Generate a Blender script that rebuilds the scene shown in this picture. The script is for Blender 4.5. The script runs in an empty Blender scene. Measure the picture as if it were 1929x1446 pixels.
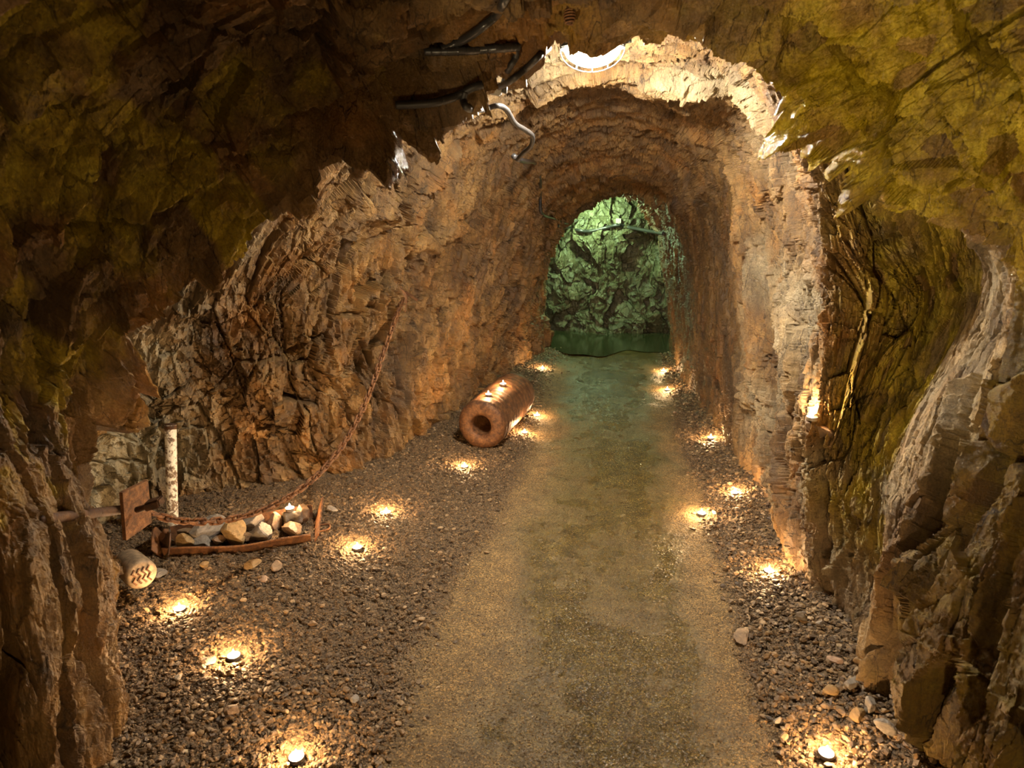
import bpy, math, random
import numpy as np
from mathutils import Vector, Matrix
from mathutils.bvhtree import BVHTree

Q = 1.0                      # mesh density
C = bpy.context.scene.collection
rng = np.random.default_rng(7)
random.seed(7)

# ------------------------------------------------------------------ camera frame
FPX = 1286.0
TH = math.atan(333 / FPX)
PS = math.atan(204 * math.cos(TH) / FPX)
CAM = np.array([0.0, 0.0, 1.75])


def ray(px, py):
    a, b = px - 964.5, 723 - py
    y = FPX * math.cos(TH) + b * math.sin(TH)
    z = -FPX * math.sin(TH) + b * math.cos(TH)
    return np.array([a * math.cos(PS) - y * math.sin(PS), a * math.sin(PS) + y * math.cos(PS), z])


def P(px, py, Y):
    r = ray(px, py)
    return CAM + r * (Y / r[1])


def G(px, py, z=0.0):
    r = ray(px, py)
    return CAM + r * ((z - CAM[2]) / r[2])


# ------------------------------------------------------------------ numpy noise
def h2(ix, iy, seed):
    n = (ix.astype(np.int64) * 374761393 + iy.astype(np.int64) * 668265263 + seed * 1442695041) & 0xFFFFFFFF
    n = ((n ^ (n >> 13)) * 1274126177) & 0xFFFFFFFF
    n = ((n ^ (n >> 16)) * 2246822519) & 0xFFFFFFFF
    return ((n ^ (n >> 15)) & 0xFFFFFF).astype(np.float32) / 16777215.0


def vnoise(x, y, seed):
    ix, iy = np.floor(x), np.floor(y)
    fx, fy = (x - ix).astype(np.float32), (y - iy).astype(np.float32)
    fx = fx * fx * (3 - 2 * fx)
    fy = fy * fy * (3 - 2 * fy)
    a, b = h2(ix, iy, seed), h2(ix + 1, iy, seed)
    c, d = h2(ix, iy + 1, seed), h2(ix + 1, iy + 1, seed)
    return (a + (b - a) * fx) * (1 - fy) + (c + (d - c) * fx) * fy - 0.5


def fbm(x, y, seed, o=4, g=0.5):
    r, a = 0, 1.0
    for i in range(o):
        r = r + a * vnoise(x, y, seed + i * 17)
        x, y, a = x * 2.03 + 5.1, y * 2.03 - 3.7, a * g
    return r * 1.6


def facets(x, y, seed, tilt=1.0):
    """fractured blocks: each Voronoi cell is a tilted plane. returns height, edge distance, cell random"""
    ix, iy = np.floor(x), np.floor(y)
    f1 = np.full(x.shape, 9.0, np.float32)
    f2 = f1.copy()
    val = np.zeros_like(f1)
    rid = np.zeros_like(f1)
    for dx in (-1, 0, 1):
        for dy in (-1, 0, 1):
            cx, cy = ix + dx, iy + dy
            jx, jy = h2(cx, cy, seed), h2(cx, cy, seed + 1)
            rx = (x - cx - jx).astype(np.float32)
            ry = (y - cy - jy).astype(np.float32)
            d = rx * rx + ry * ry
            near = d < f1
            f2 = np.where(near, f1, np.minimum(f2, d))
            f1 = np.where(near, d, f1)
            o, gx, gy = h2(cx, cy, seed + 2), h2(cx, cy, seed + 3), h2(cx, cy, seed + 4)
            v = (o - 0.5) + tilt * ((gx - 0.5) * rx + (gy - 0.5) * ry)
            val = np.where(near, v, val)
            rid = np.where(near, o, rid)
    return val * 2, np.sqrt(f2) - np.sqrt(f1), rid


def sst(e0, e1, x):
    t = np.clip((x - e0) / (e1 - e0), 0, 1)
    return t * t * (3 - 2 * t)


# ------------------------------------------------------------------ mesh helpers
def tag(o, label=None, cat=None, group=None, kind=None):
    for k, v in (('label', label), ('category', cat), ('group', group), ('kind', kind)):
        if v:
            o[k] = v
    return o


def mesh_from(name, v, f, mat, parent=None, smooth=False, attrs=None):
    """v (n,3); f list or (m,3|4) array"""
    me = bpy.data.meshes.new(name)
    v = np.asarray(v, np.float32)
    if isinstance(f, np.ndarray):
        k = f.shape[1]
        me.vertices.add(len(v))
        me.vertices.foreach_set('co', v.ravel())
        me.loops.add(f.size)
        me.loops.foreach_set('vertex_index', f.ravel().astype(np.int32))
        me.polygons.add(len(f))
        me.polygons.foreach_set('loop_start', (np.arange(len(f)) * k).astype(np.int32))
        me.update(calc_edges=True)
    else:
        me.from_pydata([tuple(map(float, a)) for a in v], [], [tuple(a) for a in f])
    if smooth:
        me.polygons.foreach_set('use_smooth', np.ones(len(me.polygons), bool))
    else:
        me.polygons.foreach_set('use_smooth', np.zeros(len(me.polygons), bool))
    for k, a in (attrs or {}).items():
        at = me.attributes.new(k, 'FLOAT', 'POINT')
        at.data.foreach_set('value', np.asarray(a, np.float32).ravel())
    if mat:
        me.materials.append(mat)
    o = bpy.data.objects.new(name, me)
    C.objects.link(o)
    if parent:
        o.parent = parent
    return o


def empty(name, loc, label, cat, group=None, rot=None):
    o = bpy.data.objects.new(name, None)
    C.objects.link(o)
    o.location = tuple(map(float, loc))
    o.empty_display_size = 0.05
    if rot is not None:
        o.rotation_euler = rot
    tag(o, label, cat, group)
    return o


def copy_tree(o, parent=None):
    c = o.copy()
    C.objects.link(c)
    c.parent = parent
    for ch in [x for x in o.children]:
        copy_tree(ch, c)
    return c


def frames(path):
    T = np.gradient(path, axis=0)
    T /= np.linalg.norm(T, axis=1)[:, None] + 1e-9
    n = np.cross(T[0], [0.3, 0.2, 0.93])
    n /= np.linalg.norm(n)
    N = [n]
    for i in range(1, len(path)):
        n = n - T[i] * np.dot(n, T[i])
        n /= np.linalg.norm(n)
        N.append(n)
    N = np.array(N)
    return T, N, np.cross(T, N)


def spline(pts, step):
    pts = np.asarray(pts, float)
    p = np.vstack([2 * pts[0] - pts[1], pts, 2 * pts[-1] - pts[-2]])
    out = []
    for i in range(1, len(p) - 2):
        n = max(2, int(np.linalg.norm(p[i + 1] - p[i]) / step))
        t = np.linspace(0, 1, n, endpoint=False)[:, None]
        a, b, c, d = p[i - 1], p[i], p[i + 1], p[i + 2]
        out.append(0.5 * ((2 * b) + (c - a) * t + (2 * a - 5 * b + 4 * c - d) * t * t + (3 * b - a - 3 * c + d) * t ** 3))
    out.append(pts[-1:])
    o = np.vstack(out)
    s = np.r_[0, np.cumsum(np.linalg.norm(np.diff(o, axis=0), axis=1))]
    n = max(3, int(s[-1] / step))
    u = np.linspace(0, s[-1], n)
    return np.stack([np.interp(u, s, o[:, k]) for k in range(3)], 1), u


def tube(pts, r, step=0.01, seg=10, ridges=0.0, pitch=0.006, do_spline=True):
    if do_spline:
        path, u = spline(pts, step)
    else:
        path = np.asarray(pts, float)
        u = np.r_[0, np.cumsum(np.linalg.norm(np.diff(path, axis=0), axis=1))]
    T, N, B = frames(path)
    a = np.linspace(0, 2 * math.pi, seg, endpoint=False)
    rr = np.full(len(path), r) if np.isscalar(r) else np.interp(u, np.linspace(0, u[-1], len(r)), r)
    rr = rr * (1 + ridges * np.sign(np.sin(u / pitch * 2 * math.pi)))
    V = path[:, None] + rr[:, None, None] * (np.cos(a)[None, :, None] * N[:, None] + np.sin(a)[None, :, None] * B[:, None])
    n = len(path)
    i = np.arange(n - 1)[:, None] * seg
    j = np.arange(seg)[None]
    j2 = (j + 1) % seg
    F = np.stack([i + j, i + j2, i + seg + j2, i + seg + j], -1).reshape(-1, 4)
    V = V.reshape(-1, 3)
    F = [tuple(x) for x in F.tolist()]
    F.append(tuple(range(seg))[::-1])
    F.append(tuple((n - 1) * seg + k for k in range(seg)))
    return V, F


def join(parts):
    V, F, k = [], [], 0
    for v, f in parts:
        V.append(np.asarray(v, float))
        F += [tuple(int(x) + k for x in q) for q in (f.tolist() if isinstance(f, np.ndarray) else f)]
        k += len(v)
    return np.vstack(V), F


def lathe(prof, seg=32, rough=0.0, seed=1):
    """profile [(r,z)] about z"""
    a = np.linspace(0, 2 * math.pi, seg, endpoint=False)
    prof = np.array(prof, float)
    V = np.stack([prof[:, 0][:, None] * np.cos(a), prof[:, 0][:, None] * np.sin(a),
                  np.repeat(prof[:, 1][:, None], seg, 1)], -1)
    n = len(prof)
    i = np.arange(n - 1)[:, None] * seg
    j = np.arange(seg)[None]
    F = np.stack([i + j, i + (j + 1) % seg, i + seg + (j + 1) % seg, i + seg + j], -1).reshape(-1, 4)
    F = F.tolist()
    if prof[0, 0] > 1e-6:
        F.append(list(range(seg))[::-1])
    if prof[-1, 0] > 1e-6:
        F.append([(n - 1) * seg + k for k in range(seg)])
    return V.reshape(-1, 3), F


def box(c, s, R=None, bev=0.12):
    """bevelled box made of 24 corner points"""
    import itertools
    s = np.array(s, float) / 2
    b = bev * s.min()
    import bmesh
    bm = bmesh.new()
    bmesh.ops.create_cube(bm, size=1)
    for v in bm.verts:
        v.co = Vector((v.co.x * 2 * s[0], v.co.y * 2 * s[1], v.co.z * 2 * s[2]))
    bmesh.ops.bevel(bm, geom=bm.edges[:], offset=b, segments=2, affect='EDGES')
    V = np.array([v.co[:] for v in bm.verts])
    F = [tuple(v.index for v in f.verts) for f in bm.faces]
    bm.free()
    if R is not None:
        V = V @ np.asarray(R).T
    return V + np.array(c), F


def icos(sub):
    import bmesh
    bm = bmesh.new()
    bmesh.ops.create_icosphere(bm, subdivisions=sub, radius=1)
    V = np.array([v.co[:] for v in bm.verts])
    F = np.array([[v.index for v in f.verts] for f in bm.faces])
    bm.free()
    return V, F


ICO = {k: icos(k) for k in (1, 2, 4)}


def stone(sub, r, seed, nplanes=13):
    V, F = ICO[sub]
    g = np.random.default_rng(seed)
    n = g.normal(size=(nplanes, 3))
    n /= np.linalg.norm(n, axis=1)[:, None]
    d = g.uniform(0.42, 0.88, nplanes)
    dots = V @ n.T
    k = np.where(dots > 0.05, d / np.maximum(dots, 0.05), 9).min(1)
    k = np.minimum(k, 1.0)
    W = V * k[:, None]
    if sub >= 4:
        W = W * (1 + 0.05 * fbm(V[:, 0] * 3 + V[:, 2] * 2, V[:, 1] * 3 + seed, seed, 4)[:, None])
    return W * np.array(r), F


def rot(rx, ry, rz):
    return np.array(Matrix.Rotation(rz, 3, 'Z') @ Matrix.Rotation(ry, 3, 'Y') @ Matrix.Rotation(rx, 3, 'X'))


# ------------------------------------------------------------------ materials
class NT:
    def __init__(s, name):
        s.m = bpy.data.materials.new(name)
        s.m.use_nodes = True
        s.t = s.m.node_tree
        s.t.nodes.clear()
        s.out = s.n('ShaderNodeOutputMaterial')
        s.b = s.n('ShaderNodeBsdfPrincipled')
        s.l(s.b.outputs[0], s.out.inputs[0])

    def n(s, t, **k):
        x = s.t.nodes.new(t)
        for a, b in k.items():
            setattr(x, a, b)
        return x

    def l(s, a, b):
        s.t.links.new(a, b)

    def set(s, sock, v):
        if hasattr(v, 'links') or isinstance(v, bpy.types.NodeSocket):
            s.l(v, sock)
        else:
            sock.default_value = v if not isinstance(v, tuple) or len(v) == 4 or sock.type == 'VECTOR' else (*v, 1)

    def attr(s, name):
        return s.n('ShaderNodeAttribute', attribute_name=name).outputs['Fac']

    def pos(s, scale=(1, 1, 1), obj=False, rot=(0, 0, 0)):
        src = s.n('ShaderNodeTexCoord').outputs['Object'] if obj else s.n('ShaderNodeNewGeometry').outputs['Position']
        m = s.n('ShaderNodeMapping')
        m.inputs['Scale'].default_value = scale
        m.inputs['Rotation'].default_value = rot
        s.l(src, m.inputs[0])
        return m.outputs[0]

    def noise(s, vec, scale, detail=6, rough=0.6, dist=0.0):
        x = s.n('ShaderNodeTexNoise')
        x.inputs['Scale'].default_value = scale
        x.inputs['Detail'].default_value = detail
        x.inputs['Roughness'].default_value = rough
        x.inputs['Distortion'].default_value = dist
        s.l(vec, x.inputs['Vector'])
        return x.outputs[0]

    def vor(s, vec, scale, feature='F1', out='Distance'):
        x = s.n('ShaderNodeTexVoronoi', feature=feature)
        x.inputs['Scale'].default_value = scale
        s.l(vec, x.inputs['Vector'])
        return x.outputs[out]

    def ramp(s, fac, stops):
        r = s.n('ShaderNodeValToRGB')
        e = r.color_ramp.elements
        while len(e) < len(stops):
            e.new(0.5)
        for i, (p, c) in enumerate(stops):
            e[i].position = p
            e[i].color = (*c, 1) if len(c) == 3 else c
        s.l(fac, r.inputs[0])
        return r.outputs[0]

    def mix(s, fac, a, b, mode='MIX'):
        m = s.n('ShaderNodeMix', data_type='RGBA', blend_type=mode)
        s.set(m.inputs[0], fac)
        s.set(m.inputs[6], a)
        s.set(m.inputs[7], b)
        return m.outputs[2]

    def math(s, op, a, b=0.0, clamp=False):
        m = s.n('ShaderNodeMath', operation=op, use_clamp=clamp)
        s.set(m.inputs[0], a)
        s.set(m.inputs[1], b)
        return m.outputs[0]

    def mr(s, v, a, b, c, d):
        m = s.n('ShaderNodeMapRange')
        for i, q in enumerate((v, a, b, c, d)):
            s.set(m.inputs[i], q)
        return m.outputs[0]

    def bump(s, h, strength, dist, prev=None):
        b = s.n('ShaderNodeBump')
        b.inputs['Strength'].default_value = strength
        b.inputs['Distance'].default_value = dist
        s.l(h, b.inputs['Height'])
        if prev is not None:
            s.l(prev, b.inputs['Normal'])
        return b.outputs[0]

    def done(s, col=None, rough=None, normal=None, metal=None, **k):
        if col is not None:
            s.set(s.b.inputs['Base Color'], col)
        if rough is not None:
            s.set(s.b.inputs['Roughness'], rough)
        if metal is not None:
            s.set(s.b.inputs['Metallic'], metal)
        if normal is not None:
            s.l(normal, s.b.inputs['Normal'])
        for a, v in k.items():
            s.set(s.b.inputs[a.replace('_', ' ')], v)
        return s.m


def rock_material():
    t = NT('rock')
    p = t.pos()
    ps = t.pos(scale=(1, 1, 0.35))
    big = t.noise(p, 1.3, 4, 0.55)
    mid = t.noise(ps, 7, 8, 0.65)
    fine = t.noise(ps, 45, 6, 0.7)
    base = t.ramp(mid, [(0.25, (0.042, 0.023, 0.009)), (0.42, (0.120, 0.068, 0.024)), (0.56, (0.215, 0.130, 0.047)), (0.75, (0.35, 0.228, 0.092))])
    orange = t.ramp(t.noise(p, 3.2, 5, 0.6), [(0.5, (0, 0, 0)), (0.68, (1, 1, 1))])
    base = t.mix(t.math('MULTIPLY', orange, 0.75), base, (0.27, 0.125, 0.026))
    grey = t.ramp(t.noise(p, 2.1, 6, 0.65), [(0.5, (0, 0, 0)), (0.64, (1, 1, 1))])
    base = t.mix(t.math('MULTIPLY', grey, 0.65), base, (0.085, 0.056, 0.032))
    # each fractured block has its own tone
    cell = t.attr('block')
    base = t.mix(1.0, base, t.ramp(cell, [(0.0, (0.62, 0.56, 0.5)), (0.5, (1, 0.97, 0.92)), (1.0, (1.3, 1.25, 1.15))]), 'MULTIPLY')
    base = t.mix(1.0, base, t.ramp(t.attr('shade_tint'), [(0.0, (1, 1, 1)), (1.0, (0.42, 0.38, 0.22))]), 'MULTIPLY')  # darker brown multiply, shade put into the right wall's colour
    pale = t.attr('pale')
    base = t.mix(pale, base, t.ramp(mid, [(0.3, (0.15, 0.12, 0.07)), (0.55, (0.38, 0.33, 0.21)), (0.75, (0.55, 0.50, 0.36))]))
    yel = t.attr('yellow')
    ym = t.ramp(t.noise(p, 9, 7, 0.7), [(0.3, (0.10, 0.062, 0.004)), (0.5, (0.29, 0.205, 0.010)), (0.7, (0.50, 0.40, 0.04))])
    yf = t.math('MULTIPLY', yel, t.ramp(t.noise(p, 5.5, 5, 0.6), [(0.34, (0.25,) * 3), (0.52, (1, 1, 1))]))
    base = t.mix(yf, base, ym)
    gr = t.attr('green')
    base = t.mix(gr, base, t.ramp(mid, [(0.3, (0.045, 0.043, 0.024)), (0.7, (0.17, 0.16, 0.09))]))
    spk = t.ramp(fine, [(0.3, (0.7,) * 3), (0.7, (1.25,) * 3)])
    base = t.mix(1.0, base, spk, 'MULTIPLY')
    # hairline cracks and mineral seams
    wp = t.n('ShaderNodeVectorMath', operation='ADD')
    nz = t.n('ShaderNodeTexNoise')
    nz.inputs['Scale'].default_value = 9
    nz.inputs['Detail'].default_value = 5
    t.l(ps, nz.inputs['Vector'])
    sc_ = t.n('ShaderNodeVectorMath', operation='SCALE')
    sc_.inputs['Scale'].default_value = .16
    t.l(nz.outputs['Color'], sc_.inputs[0])
    t.l(ps, wp.inputs[0])
    t.l(sc_.outputs[0], wp.inputs[1])
    ck1 = t.vor(wp.outputs[0], 7, 'DISTANCE_TO_EDGE')
    ck2 = t.vor(wp.outputs[0], 26, 'DISTANCE_TO_EDGE')
    k1 = t.ramp(ck1, [(0.0, (0.22, 0.19, 0.16)), (0.018, (1, 1, 1))])
    k2 = t.ramp(ck2, [(0.0, (0.45, 0.42, 0.4)), (0.035, (1, 1, 1))])
    gate = t.ramp(t.noise(p, 6, 3, .5), [(0.42, (0, 0, 0)), (0.55, (1, 1, 1))])
    base = t.mix(gate, base, t.mix(1.0, base, t.mix(1.0, k1, k2, 'MULTIPLY'), 'MULTIPLY'))
    grain = t.noise(p, 130, 4, .75)
    base = t.mix(1.0, base, t.ramp(grain, [(0.3, (0.6,) * 3), (0.7, (1.35,) * 3)]), 'MULTIPLY')
    wet = t.attr('wet')
    rough = t.math('SUBTRACT', t.mr(fine, 0.3, 0.7, 0.42, 0.72), t.math('MULTIPLY', wet, 0.45))
    n1 = t.bump(t.noise(ps, 30, 8, 0.6), 0.45, 0.012)
    n2 = t.bump(t.vor(t.pos(scale=(1, 1, 0.5)), 70, 'F1', 'Color'), 0.35, 0.003, n1)
    n3 = t.bump(t.noise(p, 150, 5, 0.75), 0.75, 0.006, n2)
    n3 = t.bump(ck1, 0.5, 0.006, n3)
    return t.done(base, rough, n3, None, Specular_IOR_Level=0.5)


def floor_material():
    t = NT('mine_floor')
    p = t.pos()
    path = t.attr('path')
    wet = t.attr('wet')
    n = t.noise(p, 9, 8, 0.65)
    dry = t.ramp(n, [(0.3, (0.115, 0.072, 0.027)), (0.55, (0.180, 0.115, 0.045)), (0.75, (0.25, 0.165, 0.068))])
    damp = t.ramp(n, [(0.3, (0.052, 0.035, 0.010)), (0.52, (0.090, 0.062, 0.017)), (0.75, (0.135, 0.095, 0.028))])
    rubble = t.ramp(t.noise(p, 60, 6, 0.7), [(0.3, (0.05, 0.03, 0.014)), (0.6, (0.14, 0.088, 0.04)), (0.8, (0.23, 0.15, 0.075))])
    col = t.mix(wet, dry, damp)
    col = t.mix(path, rubble, col)
    grit = t.vor(p, 210, 'F1', 'Color')
    g2 = t.n('ShaderNodeSeparateColor')
    t.l(grit, g2.inputs[0])
    col = t.mix(1.0, col, t.ramp(g2.outputs[0], [(0.0, (0.5,) * 3), (0.75, (1.05,) * 3), (0.95, (2.1, 1.95, 1.7))]), 'MULTIPLY')
    rough = t.mr(wet, 0, 1, 0.75, 0.16)
    rough = t.math('ADD', rough, t.math('MULTIPLY', t.ramp(n, [(0.3, (0, 0, 0)), (0.8, (1, 1, 1))]), 0.12))
    h = t.vor(p, 160, 'F1')
    b1 = t.bump(t.noise(p, 30, 8, 0.7), 0.6, 0.012)
    b2 = t.bump(h, 0.45, 0.004, b1)
    b3 = t.bump(t.noise(p, 420, 3, 0.6), 0.4, 0.002, b2)
    return t.done(col, rough, b3)


def gravel_material(name='gravel', k=1.0):
    t = NT(name)
    r = t.attr('tone')
    col = t.ramp(r, [(0.0, (0.050 * k, 0.030 * k, 0.014 * k)), (0.4, (0.115 * k, 0.070 * k, 0.031 * k)), (0.7, (0.175 * k, 0.110 * k, 0.050 * k)),
                     (0.9, (0.25 * k, 0.155 * k, 0.070 * k)), (1.0, (0.36 * k, 0.26 * k, 0.15 * k))])
    n = t.noise(t.pos(), 90, 5, 0.7)
    col = t.mix(1.0, col, t.ramp(n, [(0.3, (0.7,) * 3), (0.7, (1.25,) * 3)]), 'MULTIPLY')
    return t.done(col, 0.55, t.bump(n, 0.5, 0.004))


def stone_material(name, a, b, rough=0.6):
    t = NT(name)
    n = t.noise(t.pos(obj=True, scale=(1, 1, 2.2)), 22, 8, 0.68, 0.4)
    col = t.ramp(n, [(0.32, a), (0.68, b)])
    return t.done(col, rough, t.bump(n, 0.7, 0.01))


def rust_material(name='rust', dark=1.0, scale=30, obj=False):
    t = NT(name)
    p = t.pos(obj=obj)
    n = t.noise(p, scale, 9, 0.7, 0.3)
    n2 = t.noise(p, scale * 5, 5, 0.7)
    col = t.ramp(n, [(0.28, (0.028 * dark, 0.014 * dark, 0.008 * dark)), (0.45, (0.095 * dark, 0.040 * dark, 0.016 * dark)),
                     (0.6, (0.19 * dark, 0.085 * dark, 0.030 * dark)), (0.78, (0.30 * dark, 0.155 * dark, 0.065 * dark))])
    col = t.mix(1.0, col, t.ramp(n2, [(0.3, (0.7,) * 3), (0.7, (1.25,) * 3)]), 'MULTIPLY')
    rough = t.mr(n2, 0.3, 0.7, 0.42, 0.75)
    return t.done(col, rough, t.bump(n2, 0.5, 0.003, t.bump(n, 0.5, 0.008)), 0.25)


def plain(name, col, rough=0.5, metal=0.0, var=0.25, scale=40, bmp=0.15, **k):
    t = NT(name)
    n = t.noise(t.pos(obj=True), scale, 6, 0.6)
    c = t.mix(1.0, col, t.ramp(n, [(0.3, (1 - var,) * 3), (0.7, (1 + var,) * 3)]), 'MULTIPLY')
    return t.done(c, rough, t.bump(n, bmp, 0.002), metal, **k)


def emit(name, col, strength):
    t = NT(name)
    t.done((0.8, 0.8, 0.8), 0.4)
    t.b.inputs['Emission Color'].default_value = (*col, 1)
    t.b.inputs['Emission Strength'].default_value = strength
    # faint mottling so the surface is procedural too
    return t.m


M_rock = rock_material()
M_floor = floor_material()
M_gravel = gravel_material()
M_rust = rust_material()
M_rust_dark = rust_material('dark_rust', 0.55)
M_rust_bright = rust_material('orange_rust', 1.35, 45)
M_chain = rust_material('chain_rust', 1.5, 60)
M_chain.node_tree.nodes['Principled BSDF'].inputs['Metallic'].default_value = .45
M_alu = plain('aluminium', (0.75, 0.72, 0.68), 0.3, 0.9, 0.1)
M_conduit = plain('conduit_plastic', (0.028, 0.027, 0.028), 0.28, 0.0, 0.3, 60)
M_conduit_grey = plain('grey_conduit', (0.016, 0.014, 0.013), 0.52, 0.0, 0.3, 60)
M_boxgrey = plain('grey_plastic', (0.32, 0.31, 0.28), 0.5, 0.0, 0.3, 70)
M_housing = plain('lamp_housing', (0.06, 0.06, 0.055), 0.45, 0.6, 0.3)

# ------------------------------------------------------------------ tunnel shell
def W(x, Y, z):
    return np.array([x, Y, z], float)


def st(*pts):
    out = []
    for q in pts:
        if isinstance(q, np.ndarray):
            out.append(q)
        else:
            out.append(P(*q))
    return np.array(out)


S = []
prof0 = [(-1.5, -.15), (-1.62, .35), (-1.66, .8), (-1.62, 1.25), (-1.5, 1.75), (-1.15, 2.2), (-.6, 2.42), (0, 2.5), (.5, 2.45),
         (.9, 2.25), (1.15, 2.0), (1.3, 1.6), (1.32, 1.0), (1.25, .5), (1.15, -.15)]
S.append(np.array([W(x, -2.4, z) for x, z in prof0]))
S.append(np.array([W(x, 0.3, z) for x, z in prof0]))
S.append(np.array([W(x * 1.0, 1.1, z * 1.02) for x, z in prof0]))
S.append(st(W(-1.47, 1.3, -.15), W(-1.5, 1.35, .35), W(-1.56, 1.4, .8), W(-1.6, 1.4, 1.25), W(-1.5, 1.4, 1.8), W(-1.2, 1.5, 2.22),
            W(-.7, 1.7, 2.45), W(0, 1.85, 2.5), W(.5, 1.85, 2.46), W(.85, 1.8, 2.35), W(1.05, 1.8, 2.1), W(1.18, 1.85, 1.7),
            W(1.2, 1.75, 1.1), W(1.12, 1.7, .5), W(1.06, 1.7, -.15)))
LIP = st(W(-1.6, 1.78, -.15), (205, 1230, 1.82), (225, 1080, 1.95), (165, 850, 2.0), (285, 578, 2.0), (525, 375, 2.1), (760, 198, 2.3),
         (1060, 84, 2.5), (1390, 112, 2.5), (1560, 262, 2.45), (1700, 395, 2.4), (1925, 520, 2.4), (1810, 930, 2.3), (1690, 1140, 2.3),
         W(1.0, 2.25, -.15))
S.append(LIP)
S.append(st(W(-2.2, 2.15, -.15), W(-2.25, 2.15, .3), W(-2.3, 2.2, .65), W(-2.3, 2.2, 1.0), W(-2.0, 2.25, 1.5), W(-1.5, 2.35, 1.95),
            W(-.85, 2.5, 2.35), W(-.1, 2.62, 2.52), W(.5, 2.62, 2.48), W(.78, 2.6, 2.25), W(1.0, 2.6, 2.05), (1855, 520, 2.85),
            (1700, 820, 2.78), (1650, 1060, 2.6), W(0.97, 2.5, -.15)))
S.append(st(W(-2.75, 2.7, -.15), W(-2.85, 2.7, .3), W(-2.85, 2.7, .7), W(-2.75, 2.7, 1.1), W(-2.35, 2.8, 1.6), W(-1.75, 2.9, 2.05),
            W(-.95, 3.0, 2.48), W(-.1, 3.05, 2.72), W(.5, 3.0, 2.6), W(.85, 2.95, 2.3), (1690, 400, 3.0), (1740, 560, 3.0),
            (1640, 800, 2.93), (1590, 1000, 2.8), W(0.97, 2.7, -.15)))
S.append(st(W(-2.75, 3.3, -.15), W(-2.8, 3.35, .3), W(-2.75, 3.35, .7), W(-2.55, 3.35, 1.15), W(-2.1, 3.35, 1.65), W(-1.55, 3.4, 2.1),
            W(-.85, 3.45, 2.5), W(-.05, 3.5, 2.72), W(.45, 3.4, 2.62), (1480, 205, 3.12), (1540, 380, 3.08), (1555, 580, 3.05),
            (1540, 790, 3.0), (1530, 960, 3.0), W(0.97, 2.95, -.15)))
S.append(st(W(-1.72, 3.95, -.15), W(-1.78, 3.95, .35), W(-1.82, 3.9, .8), W(-1.78, 3.9, 1.25), W(-1.6, 3.9, 1.7), W(-1.25, 3.9, 2.1),
            W(-.7, 3.95, 2.42), (1120, 118, 4.0), (1330, 140, 4.0), (1430, 200, 4.0), (1455, 330, 4.0), (1470, 520, 4.0),
            (1470, 720, 3.9), (1460, 870, 3.8), W(0.93, 3.7, -.15)))
B = st(W(-1.46, 4.5, -.15), (768, 760, 4.5), (752, 650, 4.5), (752, 520, 4.5), (790, 380, 4.5), (868, 265, 4.55), (985, 225, 4.6),
       (1130, 163, 4.6), (1280, 205, 4.6), (1372, 240, 4.6), (1392, 310, 4.6), (1400, 450, 4.6), (1412, 650, 4.55), (1406, 800, 4.5),
       W(.93, 4.4, -.15))
S.append(B)


def expand(s, dY, amt, lo=4, hi=12):
    c = np.array([0, 0, 1.0])
    o = s.copy()
    o[:, 1] += dY
    for i in range(lo, hi):
        w = math.sin((i - lo + .5) / (hi - lo) * math.pi)
        d = s[i] - np.array([0, s[i][1], 1.0])
        d /= np.linalg.norm(d)
        o[i] += d * amt * w
    return o


S.append(expand(B, .12, .10))
Cc = st(W(-1.3, 5.5, -.15), (858, 735, 5.5), (868, 640, 5.5), (900, 520, 5.55), (945, 400, 5.6), (985, 300, 5.6), (1055, 250, 5.6),
        (1150, 222, 5.6), (1255, 240, 5.6), (1318, 300, 5.6), (1338, 380, 5.6), (1346, 480, 5.6), (1352, 650, 5.5), (1352, 780, 5.5), W(.86, 5.4, -.15))
S.append(Cc)
S.append(expand(Cc, .12, .08))
D = st(W(-1.08, 7.0, -.15), (955, 675, 7.0), (962, 610, 7.0), (985, 530, 7.1), (1008, 440, 7.2), (1032, 375, 7.2), (1085, 343, 7.2),
       (1150, 333, 7.2), (1222, 342, 7.2), (1265, 375, 7.2), (1283, 430, 7.2), (1292, 510, 7.2), (1296, 600, 7.1), (1296, 680, 7.0), W(.71, 7.0, -.15))
S.append(D)
S.append(expand(D, .12, .08))
Ee = st(W(-.84, 8.8, -.15), (1040, 630, 8.8), (1033, 580, 8.8), (1035, 530, 8.8), (1047, 470, 8.85), (1073, 422, 8.9), (1110, 390, 8.9),
        (1160, 372, 8.9), (1196, 378, 8.9), (1218, 400, 8.9), (1234, 440, 8.9), (1241, 490, 8.9), (1253, 560, 8.8), (1259, 630, 8.8), W(.72, 8.8, -.15))
S.append(Ee)
cham = [(-2.0, -.15), (-2.1, .4), (-2.1, .9), (-2.0, 1.5), (-1.8, 2.1), (-1.3, 2.5), (-.6, 2.75), (0, 2.8), (.6, 2.75), (1.1, 2.5), (1.5, 2.1),
        (1.7, 1.5), (1.75, .9), (1.7, .4), (1.6, -.15)]
S.append(np.array([W(x, 9.05, z) for x, z in cham]))
S.append(np.array([W(x, 10.3, z) for x, z in cham]))
S = np.array(S)
NS, K = S.shape[:2]

SEG = int(112 * Q)
U = (K - 1) * SEG + 1
uu = np.linspace(0, K - 1, U)


def around(s):
    p = np.vstack([2 * s[0] - s[1], s, 2 * s[-1] - s[-2]])
    i = np.minimum(uu.astype(int), K - 2)
    t = (uu - i)[:, None]
    a, b, c, d = p[i], p[i + 1], p[i + 2], p[i + 3]
    return 0.5 * ((2 * b) + (c - a) * t + (2 * a - 5 * b + 4 * c - d) * t * t + (3 * b - a - 3 * c + d) * t ** 3)


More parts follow.
